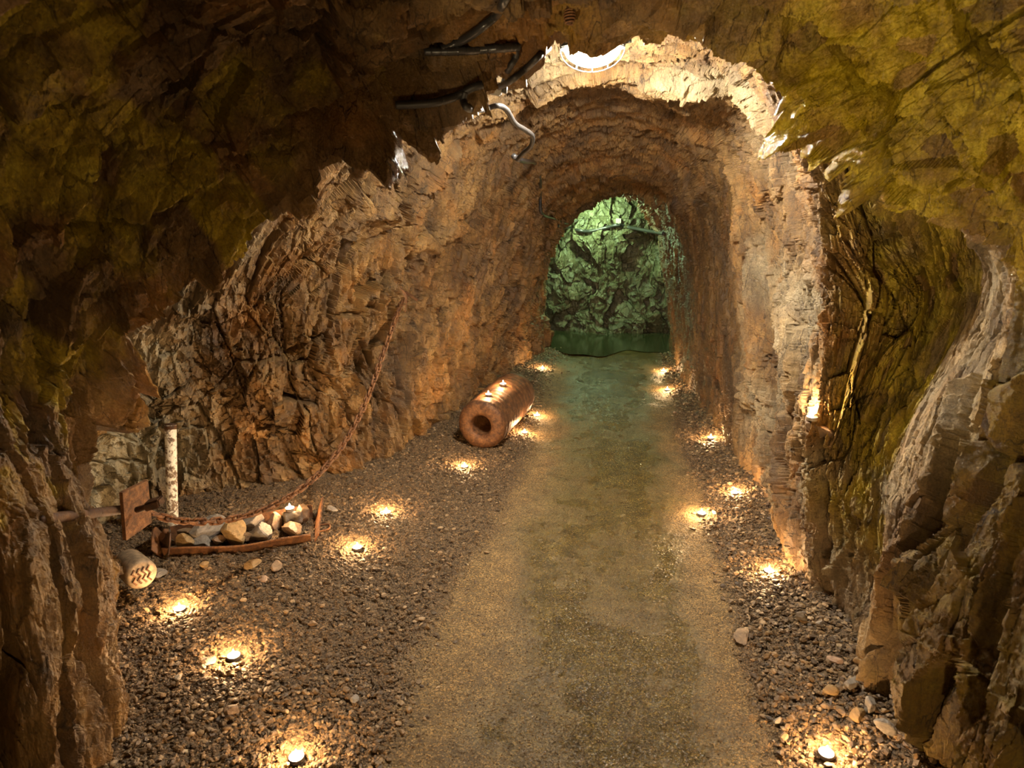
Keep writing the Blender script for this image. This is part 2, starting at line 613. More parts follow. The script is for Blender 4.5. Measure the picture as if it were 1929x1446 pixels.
rows, tt, tcum = [], [], 0.0
CUR = [around(s) for s in S]
for k in range(NS - 1):
    a, b = CUR[k], CUR[k + 1]
    d = np.linalg.norm(b - a, axis=1)
    L = float(np.percentile(d, 60))
    ym = max(0.5 * (a[:, 1].mean() + b[:, 1].mean()), 1.4)
    n = max(4, int(L / (0.0019 * ym) * Q))
    if k == 0:
        n = 60
    if k == 1:
        n = int(160 * Q)
    w = np.linspace(0, 1, n, endpoint=False)
    for q in w:
        rows.append(a + (b - a) * q)
        tt.append(tcum + q * L)
    tcum += L
rows.append(CUR[-1])
tt.append(tcum)
BASE = np.array(rows, np.float32)
V_ = BASE.shape[0]
tt = np.array(tt, np.float32)


def blur_v(A, sig_m):
    """gaussian along rows with a width in metres (local spacing)"""
    step = np.gradient(tt)
    out = A.copy()
    rad = 12
    off = np.arange(-rad, rad + 1)
    idx = np.clip(np.arange(V_)[:, None] + off[None] * np.maximum(1, np.round(sig_m / step / 5)).astype(int)[:, None], 0, V_ - 1)
    w = np.exp(-0.5 * ((tt[idx] - tt[:, None]) / sig_m) ** 2)
    w /= w.sum(1, keepdims=True)
    out = np.zeros_like(A)
    for j in range(len(off)):
        out += A[idx[:, j]] * w[:, j][:, None, None]
    return out


BASE = blur_v(BASE, 0.022)
du = np.gradient(BASE, axis=1)
dv = np.gradient(BASE, axis=0)
NRM = np.cross(du, dv)
NRM /= np.linalg.norm(NRM, axis=2, keepdims=True) + 1e-9
# make normals point into the tunnel
cen = np.zeros_like(BASE)
cen[..., 1] = BASE[..., 1]
cen[..., 2] = 1.0
sgn = np.sign(((cen - BASE) * NRM).sum(2).mean())
NRM *= sgn
NRM = blur_v(NRM, 0.10)
NRM /= np.linalg.norm(NRM, axis=2, keepdims=True) + 1e-9

ss = (uu * 0.42).astype(np.float32)
SS, TT = np.meshgrid(ss, tt)
UU = np.repeat(uu[None].astype(np.float32), V_, 0)
YY = BASE[..., 1]
XX = BASE[..., 0]
ZZ = BASE[..., 2]
del du, dv, cen

tS = {}                      # t at stations
acc = 0.0
stn = [0.0]
for k in range(NS - 1):
    acc += float(np.percentile(np.linalg.norm(CUR[k + 1] - CUR[k], axis=1), 60))
    stn.append(acc)
tLip, tB, tC, tD, tE = stn[4], stn[9], stn[11], stn[13], stn[15]

wS = SS + 0.10 * fbm(SS * 2.2, TT * 2.2, 11, 2) + .004 * fbm(SS * 25, TT * 25, 12, 2)
wT = TT + 0.08 * fbm(SS * 2.2 + 9, TT * 2.2, 13, 2) + .004 * fbm(SS * 25, TT * 25, 14, 2)
# bedding leans: shear the block pattern on the side walls
wT = wT + .22 * (SS - SS.mean()) * np.where(SS > SS.mean(), .8, .12)

# regional weights -----------------------------------------------------------
near = 1 - sst(tLip - .02, tLip + .12, TT)
ceil_w = sst(4.6, 5.4, UU) * (1 - sst(9.6, 10.4, UU))
leftw = 1 - sst(4.4, 5.4, UU)
rightw = sst(9.4, 10.2, UU)
far = sst(tB, tB + .4, TT)
smooth_in = far * (rightw * .8 + ceil_w * .35 + leftw * .25)
blocky = leftw * (1 - near) * (1 - .55 * far)
lowleft = leftw * near * (1 - sst(2.6, 3.6, UU))

f1, e1, r1 = facets(wS / .85, wT / .34, 21, 1.5)          # large beds elongated round the bore
f2, e2, r2 = facets(wS / .26, wT / .13, 31, 1.6)
f3, e3, r3 = facets(wS / .10, wT / .05, 41, 1.6)
f4, e4, r4 = facets(wS / .048, wT / .026, 51, 1.6)
f5, e5, r5 = facets(SS / .021, TT / .015, 61, 1.6)
f0, e0, r0 = facets(wS / .42 + 3, wT / .24 + wS * .5, 25, 2.0)   # blocks

# overlapping slabs: saw-tooth along the drift, its phase wandering round the bore
ph = (wT + .10 * fbm(SS * 1.1, TT * .8, 71, 3) * 2) / .19
ph = ph + .6 * h2(np.floor(wS / .7 + .4 * r1), np.floor(wT * 0), 5)
saw = (ph - np.floor(ph))
ph2 = (wT + .05 * fbm(SS * 2.5, TT * 2, 73, 3)) / .062 + r1 * 1.3
saw2 = (ph2 - np.floor(ph2))
big = fbm(SS * 1.2, TT * 1.2, 81, 4)

amp = 1 - .62 * smooth_in
roof = near * sst(4.0, 5.2, UU)                       # big smooth slabs of the near roof
slab = sst(stn[4] - .12, stn[4] + .02, TT) * (1 - sst(stn[5] + .1, stn[5] + .3, TT)) * sst(10.6, 11.0, UU) * (1 - sst(13.2, 13.5, UU))
calm = np.clip(np.maximum(np.maximum(roof * .68, lowleft * .72), slab * .72), 0, 1)
fbld, ebld, rbld = facets((SS + .05 * fbm(SS * 2, TT * 3, 97, 3)) / 1.3, (TT + .05 * fbm(SS * 1.5, TT * 3, 95, 3) + .10 * SS) / .15, 98, 1.0)
fsl, esl, rsl = facets(wS / .62, (TT + .05 * fbm(SS * 2, TT * 2, 99, 3)) / .30, 100, 1.6)
disp = .04 * big
disp += amp * .040 * f1 * (1 - .5 * blocky) * (1 - .7 * lowleft)
disp += amp * .048 * f0 * (.35 + .75 * blocky) * (1 - calm)
disp += amp * (.022 + .022 * blocky) * f2 * (1 - calm)
disp += amp * (.011 + .010 * blocky) * f3 * (1 - .85 * calm)
disp += ((.0055 + .005 * blocky) * f4 * amp + .0030 * f5) * (1 - .6 * calm)
disp += (saw - .5) * (.060 * ceil_w + .045 * rightw * (1 - far) + .03 * near) * (1 - .2 * near) * (1 - .8 * slab)
disp += (saw2 - .5) * (.020 * ceil_w + .016 * rightw * (1 - .6 * far) + .01 * leftw * (1 - blocky)) * (.4 + r2) * (1 - .5 * calm)
jm = sst(.35, .6, r1)
disp -= .05 * (1 - sst(.0, .05, e1)) * amp * jm + .030 * (1 - sst(0, .06, e0)) * amp * sst(.3, .5, r0) * (1 - calm) + .012 * (1 - sst(0, .08, e2)) * amp * (1 - calm)
disp -= blocky * .035 * (r2 > .8) + blocky * .018 * (r3 > .85) + amp * (1 - blocky) * .014 * (r3 > .82) * (1 - calm)
disp += roof * (.050 * fsl + .016 * f2 * (rsl > .6) - .07 * (1 - sst(.0, .045, esl)))
disp += slab * (.012 * fbm(SS * 2, TT * 22, 131, 4) - .035 * (1 - sst(.0, .10, np.abs(fbm(SS * 1.6, TT * 14, 132, 3)))) * sst(.1, .3, fbm(SS * 3, TT * 3, 133, 2)))
disp += lowleft * (.065 * fbld - .16 * (1 - sst(.02, .13, ebld)) * sst(.25, .45, rbld) + .012 * fbm(SS * 4, TT * 26, 134, 4))
disp += .0035 * fbm(SS * 18, TT * 18, 91, 4)
phr = (TT + .09 * fbm(SS * 1.3, TT * 1.1, 151, 3) + .05 * (rsl - .5) + .02 * (r2 - .5)) / .17
sawr = phr - np.floor(phr)
lev = h2(np.floor(phr), np.floor(wS / .9), 152)
disp += roof * (sawr ** 1.5 - .4) * (.05 + .06 * lev) - roof * .05 * (sawr < .05) * (lev > .4)
disp += near * sst(2.6, 3.4, UU) * (1 - sst(7, 8, UU)) * (.030 * f2 + .014 * f3)
disp += .045 * np.exp(-((TT - tLip) / .10) ** 2) * (f3 * .5 + f2 * .5) * (1 - lowleft)
# keep the floor line tidy
disp *= (.55 + .45 * sst(0, .8, np.minimum(UU, K - 1 - UU)))
POS = BASE + NRM * disp[..., None]

pale = sst(stn[5], stn[6], TT) * (1 - sst(stn[7] + .1, stn[7] + .6, TT)) * (1 - sst(3.6, 4.8, UU))  # pale rock by the post, widened to paint in the strongly lit zone
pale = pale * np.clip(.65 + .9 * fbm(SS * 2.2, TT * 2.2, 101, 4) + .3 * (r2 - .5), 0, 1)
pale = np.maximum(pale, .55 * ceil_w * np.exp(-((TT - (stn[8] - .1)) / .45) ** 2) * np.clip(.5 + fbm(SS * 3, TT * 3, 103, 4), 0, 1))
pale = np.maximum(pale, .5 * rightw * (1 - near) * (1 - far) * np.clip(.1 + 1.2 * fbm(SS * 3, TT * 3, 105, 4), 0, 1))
yel = near * sst(7.2, 8.6, UU) * (1 - .75 * sst(10.9, 11.3, UU))
yel = np.maximum(yel, .95 * sst(9.3, 10.0, UU) * (1 - sst(12.6, 13.4, UU)) * (1 - sst(stn[7] - .35, stn[7] + .05, TT)) * sst(stn[5] - .02, stn[5] + .1, TT))
nl = fbm(SS * 3.1 + 4, TT * 3.1, 111, 4)
yel = np.maximum(yel, near * (1 - sst(6.2, 7.4, UU)) * sst(2.3, 3.0, UU) * sst(.32, .50, nl + .25 * (r2 - .5)))
yel = np.where(r3 < .12, yel * .3, yel)
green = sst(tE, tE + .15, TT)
wet = np.clip(.25 + 1.1 * fbm(SS * 1.7 + 3, TT * 1.7, 121, 4), 0, 1) * (.35 + .65 * near)
wet = np.maximum(wet, np.exp(-((UU - 11.2) / .9) ** 2) * np.exp(-((TT - (tD + .75)) / .6) ** 2))
wet = np.maximum(wet, np.exp(-((TT - tLip) / .22) ** 2) * (1 - sst(11, 11.5, UU)) * (.45 + .55 * (r3 > .35)))
block = np.clip(.5 * r1 + .3 * r2 + .35 * r3 - .1, 0, 1)
painted_shade = np.maximum(near * sst(10.9, 11.2, UU) * (1 - sst(tLip - .05, tLip + .01, TT)), far * rightw * .8)  # painted shade: near right face and inner right wall


# coarse copy of the rock for finding where things touch it
stp = 4
CV = POS[::stp, ::stp]
nv, nu = CV.shape[:2]
i = np.arange(nv - 1)[:, None] * nu
j = np.arange(nu - 1)[None]
CF = np.stack([i + j, i + j + 1, i + nu + j + 1, i + nu + j], -1).reshape(-1, 4)
BV = CV.reshape(-1, 3)
BFl = CF.tolist()

_B0 = BVHTree.FromPolygons(BV.tolist(), BFl)
nz1 = fbm(SS * 9, TT * 9, 141, 4)
for px, py, rr in ((70, 720, .17), (150, 670, .09), (40, 330, .16), (160, 450, .10), (30, 560, .07), (230, 420, .06), (410, 175, .10), (500, 300, .08), (610, 140, .07),
                   (240, 500, .07), (240, 820, .05), (120, 800, .08)):
    r_ = ray(px, py)
    h_ = _B0.ray_cast(Vector(CAM), Vector(r_ / np.linalg.norm(r_)))
    if h_[0] is None or h_[0].y > 2.6:
        continue
    c_ = np.array(h_[0], np.float32)
    d2 = ((POS - c_) ** 2).sum(2)
    yel = np.maximum(yel, near * np.clip(1.5 * np.exp(-d2 / rr ** 2) - .35 + 1.2 * nz1, 0, 1) * (d2 < (3 * rr) ** 2))
bare = yel > .3


def piece(name, c0, c1):
    V = POS[:, c0:c1 + 1]
    nv, nu = V.shape[:2]
    i = np.arange(nv - 1)[:, None] * nu
    j = np.arange(nu - 1)[None]
    F = np.stack([i + j, i + j + 1, i + nu + j + 1, i + nu + j], -1).reshape(-1, 4)
    if sgn < 0:
        F = F[:, ::-1]
    at = {k: a[:, c0:c1 + 1] for k, a in (('pale', pale), ('yellow', yel), ('green', green), ('wet', wet), ('block', block), ('shade_tint', painted_shade))}
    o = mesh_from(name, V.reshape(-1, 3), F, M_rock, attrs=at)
    tag(o, kind='structure')
    return o


cl, cr = int(5.3 * SEG), int(9.3 * SEG)
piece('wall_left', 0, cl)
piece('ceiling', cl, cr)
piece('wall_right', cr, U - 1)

# ------------------------------------------------------------------ back wall of the green chamber
n = int(420 * Q)
bx = np.linspace(-2.2, 1.9, n)
bz = np.linspace(-.2, 2.95, int(n * .8))
BX, BZ = np.meshgrid(bx.astype(np.float32), bz.astype(np.float32))
w1 = BX + .1 * fbm(BX * 3, BZ * 3, 201, 4)
w2 = BZ + .1 * fbm(BX * 3, BZ * 3, 202, 4)
g1, ge1, gr1 = facets(w1 / .45, (w2 + w1 * .5) / .8, 203, 1.4)
g2_, ge2, gr2 = facets(w1 / .16, (w2 + w1 * .3) / .24, 204, 1.5)
g3, ge3, gr3 = facets(w1 / .06, w2 / .08, 205, 1.5)
dep = 9.75 - (.10 * g1 + .04 * g2_ + .015 * g3 + .10 * fbm(BX * 1.4, BZ * 1.4, 206, 5) + .012 * fbm(BX * 14, BZ * 14, 207, 4))
dep = dep + .18 * np.abs(BX) * .2 + .05 * (BZ > 1.6)
bp = np.stack([BX, dep, BZ], -1)
nr, nc = BX.shape
i = np.arange(nr - 1)[:, None] * nc
j = np.arange(nc - 1)[None]
FB = np.stack([i + j, i + j + 1, i + nc + j + 1, i + nc + j], -1).reshape(-1, 4)
z0 = np.zeros_like(BX)
wb = mesh_from('wall_back', bp.reshape(-1, 3), FB, M_rock,
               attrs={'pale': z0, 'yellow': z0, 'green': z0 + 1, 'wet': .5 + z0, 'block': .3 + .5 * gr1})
tag(wb, kind='structure')

# ------------------------------------------------------------------ floor
ny, nx = int(1150 * Q), int(1100 * Q)
ty = np.linspace(0, 1, ny)
fy = 1.5 * (10.2 / 1.5) ** ty
fy = np.r_[np.linspace(-2.4, 1.5, 80)[:-1], fy].astype(np.float32)
fx = np.r_[np.linspace(-3.0, -1.1, nx // 4)[:-1], np.linspace(-1.1, 1.1, nx - nx // 3), np.linspace(1.1, 1.9, nx // 12)[1:]].astype(np.float32)
FX, FY = np.meshgrid(fx, fy)
pl = -.70 - .03 * np.sin(FY * 1.3) + .10 * fbm(FY * 1.1, FY * 0, 301, 4)
pr = .56 + .07 * fbm(FY * 1.4, FY * 0 + 3, 302, 4) + .02 * np.sin(FY * 2)
pathm = sst(-.07, .07, FX - pl + .03 * fbm(FX * 8, FY * 8, 303)) * (1 - sst(-.05, .05, FX - pr + .03 * fbm(FX * 8, FY * 8, 304)))
wl = -.42 - .10 * fbm(FY * .9, FY * 0 + 7, 305, 3)
wr = .38 + .06 * fbm(FY * .9, FY * 0 + 9, 306, 3)
wetm = sst(-.15, .15, FX - wl + .12 * fbm(FX * 4, FY * 4, 307)) * (1 - sst(-.13, .13, FX - wr + .1 * fbm(FX * 4, FY * 4, 308)))
wetm = wetm * np.clip(.95 + .35 * fbm(FX * 5, FY * 4, 309), 0, 1)
wetm = np.maximum(wetm, sst(7.2, 8.3, FY))
rub = 1 - pathm
fz = .012 * fbm(FX * 2.5, FY * 2.5, 311, 4) - .012 * pathm
q1, _, _ = facets(FX / .03, FY / .03, 312, 1.3)
q2, _, _ = facets(FX / .012, FY / .012, 313, 1.3)
fz += rub * (.006 * q1 + .0035 * q2) + pathm * (.0013 * q2 + .0007 * q1)
bank = sst(0, .9, np.maximum(-.75 - FX, 0)) * .06 + sst(0, .4, np.maximum(FX - .6, 0)) * .05
fz += bank
fz = fz * (1 - .85 * sst(8.0, 8.7, FY))
FZ = fz


def floor_z(x, y):
    yi = np.interp(y, fy, np.arange(len(fy)))
    xi = np.interp(x, fx, np.arange(len(fx)))
    return FZ[np.round(yi).astype(int), np.round(xi).astype(int)]


nr, nc = FX.shape
i = np.arange(nr - 1)[:, None] * nc
j = np.arange(nc - 1)[None]
FF = np.stack([i + j, i + j + 1, i + nc + j + 1, i + nc + j], -1).reshape(-1, 4)
fo = mesh_from('floor', np.stack([FX, FY, FZ], -1).reshape(-1, 3), FF, M_floor, attrs={'path': pathm, 'wet': wetm})
tag(fo, kind='structure')
k0 = len(BV)
fst = np.stack([FX, FY, FZ], -1)[::6, ::6]
nr, nc = fst.shape[:2]
i = np.arange(nr - 1)[:, None] * nc
j = np.arange(nc - 1)[None]
ff = (np.stack([i + j, i + j + 1, i + nc + j + 1, i + nc + j], -1).reshape(-1, 4) + k0).tolist()
k1 = k0 + nr * nc
bb = bp[::5, ::5]
nr, nc = bb.shape[:2]
i = np.arange(nr - 1)[:, None] * nc
j = np.arange(nc - 1)[None]
fb = (np.stack([i + j, i + j + 1, i + nc + j + 1, i + nc + j], -1).reshape(-1, 4) + k1).tolist()
BVH = BVHTree.FromPolygons(np.vstack([BV, fst.reshape(-1, 3), bb.reshape(-1, 3)]).tolist(), BFl + ff + fb)


def surf(px, py, off=0.0, ymin=0.0):
    """the rock or floor seen at that point of the view, pulled OFF metres towards the eye"""
    r = ray(px, py)
    r = r / np.linalg.norm(r)
    o = CAM + r * (ymin / r[1])
    h = BVH.ray_cast(Vector(o), Vector(r))
    if h[0] is None:
        return P(px, py, 5.0)
    return np.array(h[0]) - r * off


def below(p):
    h = BVH.ray_cast(Vector(p), Vector((0, 0, -1)))
    return np.array(h[0]) if h[0] is not None else np.array([p[0], p[1], 0.0])


tw_ = NT('shallow_water')
M_water = tw_.done((.035, .040, .018), .08, tw_.bump(tw_.noise(tw_.pos(scale=(1, 2.5, 1)), 14, 3, .5), .12, .01), None, Specular_IOR_Level=.6)
gx_, gy_ = np.meshgrid(np.linspace(-1.9, 1.6, 40), np.linspace(8.25, 9.85, 24))
gz_ = np.full(gx_.shape, .006)
edge_ = 8.35 + .22 * np.sin(gx_[0] * 5) + .08 * np.sin(gx_[0] * 13)
gy_ = edge_[None] + (gy_ - 8.25) / 1.6 * (9.85 - edge_[None])
i = np.arange(23)[:, None] * 40
j = np.arange(39)[None]
pud = mesh_from('puddle', np.stack([gx_, gy_, gz_], -1).reshape(-1, 3), np.stack([i + j, i + j + 1, i + 41 + j, i + 40 + j], -1).reshape(-1, 4), M_water, None, True)
tag(pud, 'shallow green lit water covering the floor of the far chamber', 'puddle')

# ------------------------------------------------------------------ loose gravel along both walls
def scatter(name, n, xfun, ylo, yhi, smin, smax, seed, label, mat=None, lean=.45):
    g = np.random.default_rng(seed)
    u = g.random(n)
    y = ylo * (yhi / ylo) ** (u ** 1.0)
    x = xfun(y, g)
    z = floor_z(x, y)
    sz = smin * (smax / smin) ** (g.random(n) ** 2.2)
    protos = [stone(1, (1, 1, 1), 900 + k, 7)[0] for k in range(24)]
    F0 = ICO[1][1]
    nvp = len(ICO[1][0])
    pv = np.array(protos)[g.integers(0, 24, n)]
    sc = np.stack([g.uniform(.8, 1.35, n), g.uniform(.65, 1.0, n), g.uniform(.3, .7, n)], 1) * sz[:, None]
    pv = pv * sc[:, None, :]
    a, b = g.uniform(0, 2 * math.pi, n), g.normal(0, lean, n)
    ca, sa, cb, sb = np.cos(a), np.sin(a), np.cos(b), np.sin(b)
    X, Y, Z = pv[..., 0], pv[..., 1], pv[..., 2]
    Y, Z = Y * cb[:, None] - Z * sb[:, None], Y * sb[:, None] + Z * cb[:, None]
    X, Y = X * ca[:, None] - Y * sa[:, None], X * sa[:, None] + Y * ca[:, None]
    V = np.stack([X + x[:, None], Y + y[:, None], Z + (z + sc[:, 2] * .35)[:, None]], -1).reshape(-1, 3)
    F = (F0[None] + (np.arange(n) * nvp)[:, None, None]).reshape(-1, 3)
    o = mesh_from(name, V, F, mat or M_gravel, attrs={'tone': np.repeat(g.random(n) ** 1.3, nvp)})
    tag(o, label, 'gravel', None, 'stuff')
    return o


def wall_x(y):                  # left foot of the wall
    return np.interp(y, [1.3, 1.8, 2.1, 2.3, 3.3, 3.9, 4.5, 5.5, 7, 8.8], [-1.5, -1.62, -2.0, -2.75, -2.75, -1.75, -1.48, -1.3, -1.08, -.84])


def left_x(y, g):
    a = wall_x(y) - .05
    b = -.66 + .06 * g.normal(size=len(y))
    return b + (a - b) * g.random(len(y)) ** .9


def right_x(y, g):
    a = np.interp(y, [1.5, 2.2, 3.2, 4.4, 5.4, 7, 8.8], [1.1, 1.03, 1.0, .95, .88, .73, .74])
    b = .58 + .05 * g.normal(size=len(y))
    return b + (a - b) * g.random(len(y)) ** .8


scatter('gravel', 34000, left_x, 1.45, 8.6, .0035, .017, 1, 'loose brown stone chips covering the floor along the left wall')
scatter('gravel', 15000, right_x, 1.45, 8.6, .005, .022, 2, 'coarse grey brown stone chips banked along the foot of the right wall')
M_grit = gravel_material('wet_grit', .9)
M_grit.node_tree.nodes['Principled BSDF'].inputs['Roughness'].default_value = .1
M_grit.node_tree.nodes['Principled BSDF'].inputs['Specular IOR Level'].default_value = .8
scatter('grit', 64000, lambda y, g: np.clip(-.02 + .30 * g.normal(size=len(y)), -.7, .6), 1.45, 8.4, .0011, .0044, 3, 'scattered small wet glinting grit on the trodden path between the two gravel edges', M_grit, .18)

# ------------------------------------------------------------------ tea lights
M_wax = emit('glowing_wax', (1.0, .80, .55), 22.0)
M_flame = emit('candle_flame', (1.0, .75, .42), 60.0)
M_wick = plain('wick', (.02, .015, .01), .8)


def make_tealight():
    root = empty('tea_light', (0, 0, 0), 'x', 'candle')
    R = .0235
    cv, cf = lathe([(.0, 0), (R * .93, 0), (R, .002), (R, .0155), (R * 1.03, .016), (R * 1.03, .0165), (R * .97, .0165), (R * .96, .013), (.0, .0128)], 28)
    mesh_from('cup', cv, cf, M_alu, root, True)
    wv, wf = lathe([(.0, .0126), (R * .95, .0126), (R * .95, .0150), (R * .8, .0143), (.003, .0142), (0, .0142)], 28)
    mesh_from('wax', wv, wf, M_wax, root, True)
    kv, kf = tube([(0, 0, .0135), (.0006, 0, .018), (.0012, 0, .0215)], .0009, .002, 6)
    w = mesh_from('wick', kv, kf, M_wick, root, True)
    fv, ff_ = lathe([(0, .0185), (.0032, .0205), (.0048, .0245), (.0042, .030), (.0022, .037), (0, .043)], 14)
    mesh_from('flame', fv, ff_, M_flame, root, True)
    return root


CANDLE_W = 2.2
lights = [
    (558, 1421, 'lit tea light nearest the camera on the left gravel', 0),
    (440, 1231, 'lit tea light on the left gravel halfway between the bottom edge one and the trough', 0),
    (338, 1143, 'lit tea light closest to the left rock edge, in front of the rusty trough', 0),
    (673, 1028, 'lit tea light just right of the rusty trough end handle', 0),
    (728, 962, 'lit tea light at the left wall foot between the trough and hollow cylinder', 0),
    (875, 876, 'lit tea light in front of the open end of the rusty hollow cylinder', 0),
    (988, 812, 'lit tea light beside the rusty hollow cylinder, the nearer of two at its path side', 0),
    (1012, 780, 'lit tea light beside the rusty hollow cylinder, the farther of two at its path side', 0),
    (1022, 692, 'farthest lit tea light on the left, at the wall foot before the green chamber', 0),
    (1557, 1414, 'lit tea light nearest the camera on the right gravel bank', 0),
    (1449, 1072, 'lit tea light second nearest on the right gravel', 0),
    (1322, 964, 'lit tea light standing on the bare path edge at the right, away from the wall', 0),
    (1384, 925, 'lit tea light on right gravel just behind the one on the path edge', 0),
    (1339, 822, 'lit tea light at the smooth right wall foot, casting an orange glow', 0),
    (1257, 732, 'lit tea light at the right wall corner, nearer of the two small far ones', 0),
    (1250, 697, 'farthest lit tea light on the right side of the path', 0),
]
proto = make_tealight()
used = False
TL = []


def put_light(p, label, group='lit tea lights along the mine floor'):
    global used
    o = proto if not used else copy_tree(proto)
    used = True
    o.location = tuple(map(float, p))
    o['label'] = label
    o['group'] = group
    la = bpy.data.lights.new('candle_glow', 'POINT')
    la.energy = CANDLE_W
    la.color = (1.0, .60, .28)
    la.shadow_soft_size = .012
    lo = bpy.data.objects.new('candle_glow', la)
    C.objects.link(lo)
    lo.location = (float(p[0]), float(p[1]), float(p[2]) + .052)
    TL.append(np.array(p))
    return o


for px, py, lab, off in lights:
    q = G(px, py, .03)
    z = float(floor_z(np.array([q[0]]), np.array([q[1]]))[0])
    q = G(px, py, z + .02)
    put_light((q[0], q[1], z - .001), lab)

# ------------------------------------------------------------------ bulkhead lamp
def bulkhead():
    c = P(1116, 88, 3.22)
    root = empty('bulkhead_lamp', c, 'bright white oval bulkhead lamp with wire guard hanging under the rock roof', 'lamp')
    a, b, h = .132, .085, .082
    seg = 40
    th = np.linspace(0, 2 * math.pi, seg, endpoint=False)

    def ell(prof):
        V = []
        for s, z in prof:
            V.append(np.stack([a * s * np.cos(th), b * s * np.sin(th), np.full(seg, z)], 1))
        V = np.vstack(V)
        n_ = len(prof)
        F = []
        for k in range(n_ - 1):
            for j in range(seg):
                F.append((k * seg + j, k * seg + (j + 1) % seg, (k + 1) * seg + (j + 1) % seg, (k + 1) * seg + j))
        F.append(tuple(range(seg))[::-1])
        F.append(tuple((n_ - 1) * seg + k for k in range(seg)))
        return V, F
    ph_ = np.linspace(0, math.pi / 2 * .97, 10)
    v, f = ell([(math.cos(x) * .93, -h * math.sin(x)) for x in ph_])
    mesh_from('glass_dome', v, f, emit('lamp_glass', (1.0, .90, .74), LAMP_E), root, True)
    v, f = ell([(1.0, -.004), (1.06, .0), (1.08, .012), (1.02, .03), (.8, .045), (.3, .05)])
    mesh_from('base', v, f, M_housing, root, True)
    # guard: rim ring, three hoops over, one hoop along
    ring = [(a * 1.04 * math.cos(t), b * 1.06 * math.sin(t), -.006) for t in np.linspace(0, 2 * math.pi, 40)]
    parts = [tube(ring, .0022, .01, 6)]
    for q in (-.5, 0, .5):
        k_ = math.sqrt(1 - q * q)
        hoop = [(a * q * 1.02, b * 1.06 * k_ * math.cos(t), -.006 - h * 1.14 * k_ * math.sin(t)) for t in np.linspace(0, math.pi, 15)]
        parts.append(tube(hoop, .0018, .008, 6))
    hoop = [(a * 1.05 * math.cos(t), 0, -.006 - h * 1.16 * math.sin(t)) for t in np.linspace(0, math.pi, 21)]
    parts.append(tube(hoop, .0018, .008, 6))
    v, f = join(parts)
    mesh_from('wire_guard', v, f, M_housing, root, True)
    up = BVH.ray_cast(Vector(c) + Vector((0, 0, .04)), Vector((0, 0, 1)))
    top = (up[0].z - c[2]) if up[0] else .2
    v, f = box((0, 0, (.045 + top) / 2), (.05, .03, top - .03), None, .2)
    mesh_from('bracket', v, f, M_housing, root)
    v, f = tube([(a * 1.02, 0, .02), (a * 1.25, 0, .022)], .012, .006, 12)
    mesh_from('cable_gland', v, f, M_housing, root, True)
    return c


LAMP_E = 370.0
lc = bulkhead()

# ------------------------------------------------------------------ cables and conduits
def near_pt(px, py, off=.045):
    q = surf(px, py, off)
    return q if q[1] < 2.5 else P(px, py, 2.42)


def conduit(name, pts, r, label, mat=M_conduit, ridges=.0, pitch=.007, step=.004, seg=12, extra=.0, cat='cable'):
    """pts (px, py[, Y]); without Y it lies on the rock"""
    W_ = []
    for q in pts:
        if isinstance(q, np.ndarray):
            W_.append(q)
        elif len(q) == 3:
            hit = surf(q[0], q[1], r * 1.15 + .02)
            W_.append(hit if hit[1] < q[2] else P(*q))
        else:
            W_.append(surf(q[0], q[1], r * 1.2 + extra))
    W_ = np.array(W_)
    v, f = tube(W_, r, step, seg, ridges, pitch)
    o = mesh_from(name, v, f, mat, None, True)
    tag(o, label, cat)
    return o, W_


conduit('cable', [near_pt(q, z) for q, z in ((960, -25), (948, 5), (935, 28), (912, 48), (885, 68), (858, 82), (832, 93))], .013, 'thick glossy black cable curving in from the top edge of the roof')
conduit('conduit', [near_pt(q, z) for q, z in ((800, 97), (835, 97), (870, 96), (905, 94), (940, 91), (977, 88))], .0125, 'black ribbed conduit running level across the near roof edge', ridges=.1)
conduit('conduit', [(974, 84, 2.62), (971, 108, 2.64), (958, 130, 2.66), (951, 148, 2.68), (946, 163, 2.7)], .0105, 'short dark conduit bending down behind the level ribbed one', M_conduit_grey, .05)
conduit('conduit', [(1034, 90, 2.66), (1015, 106, 2.68), (990, 130, 2.7), (962, 152, 2.7), (938, 165, 2.7)], .0105, 'grey conduit sloping down left from beside the bulkhead lamp', M_conduit_grey, .05)
conduit('conduit', [(745, 198, 2.8), (775, 197, 2.8), (820, 193, 2.8), (862, 180, 2.76), (890, 165, 2.72), (908, 160, 2.7)], .0125,
        'ribbed conduit glinting as it hangs from the junction box to the left rock edge', M_conduit_grey, .12, .008)
conduit('conduit', [(876, 172, 2.76), (873, 190, 2.82), (884, 205, 2.9), (910, 206, 3.0), (938, 199, 3.08), (955, 208, 3.16), (970, 232, 3.3), (990, 245, 3.42),
                    (1003, 256, 3.5), (1000, 275, 3.6), (987, 287, 3.7), (976, 299, 3.8)], .0115,
        'dark conduit winding down the wall below the junction box in an S shape', M_conduit_grey, .04)
conduit('cable', [(968, 294, 3.85), (985, 303, 4.1), (1008, 308), (1017, 335), (1018, 370), (1021, 402), (1045, 412), (1068, 421), (1088, 415)], .015,
        'thin dark cable following the left side of the inner arch towards the green chamber')
conduit('cable', [(1050, 425), (1070, 428), (1092, 434), (1112, 435), (1140, 429), (1163, 424), (1190, 429), (1232, 437), (1250, 440)], .022,
        'sagging black cable across the green lit back wall', extra=.01)
# bracket of that cable
q = surf(1165, 417, .02)
br = empty('cable_bracket', q, 'small pale bracket holding the cable on the green back wall', 'bracket')
v, f = box((0, 0, 0), (.07, .03, .08), None, .15)
mesh_from('plate', v, f, M_boxgrey, br)
v, f = tube([(-.02, -.02, -.02), (-.02, -.05, -.05), (.02, -.05, -.05), (.02, -.02, -.02)], .006, .008, 6)
mesh_from('clip', v, f, M_housing, br, True)
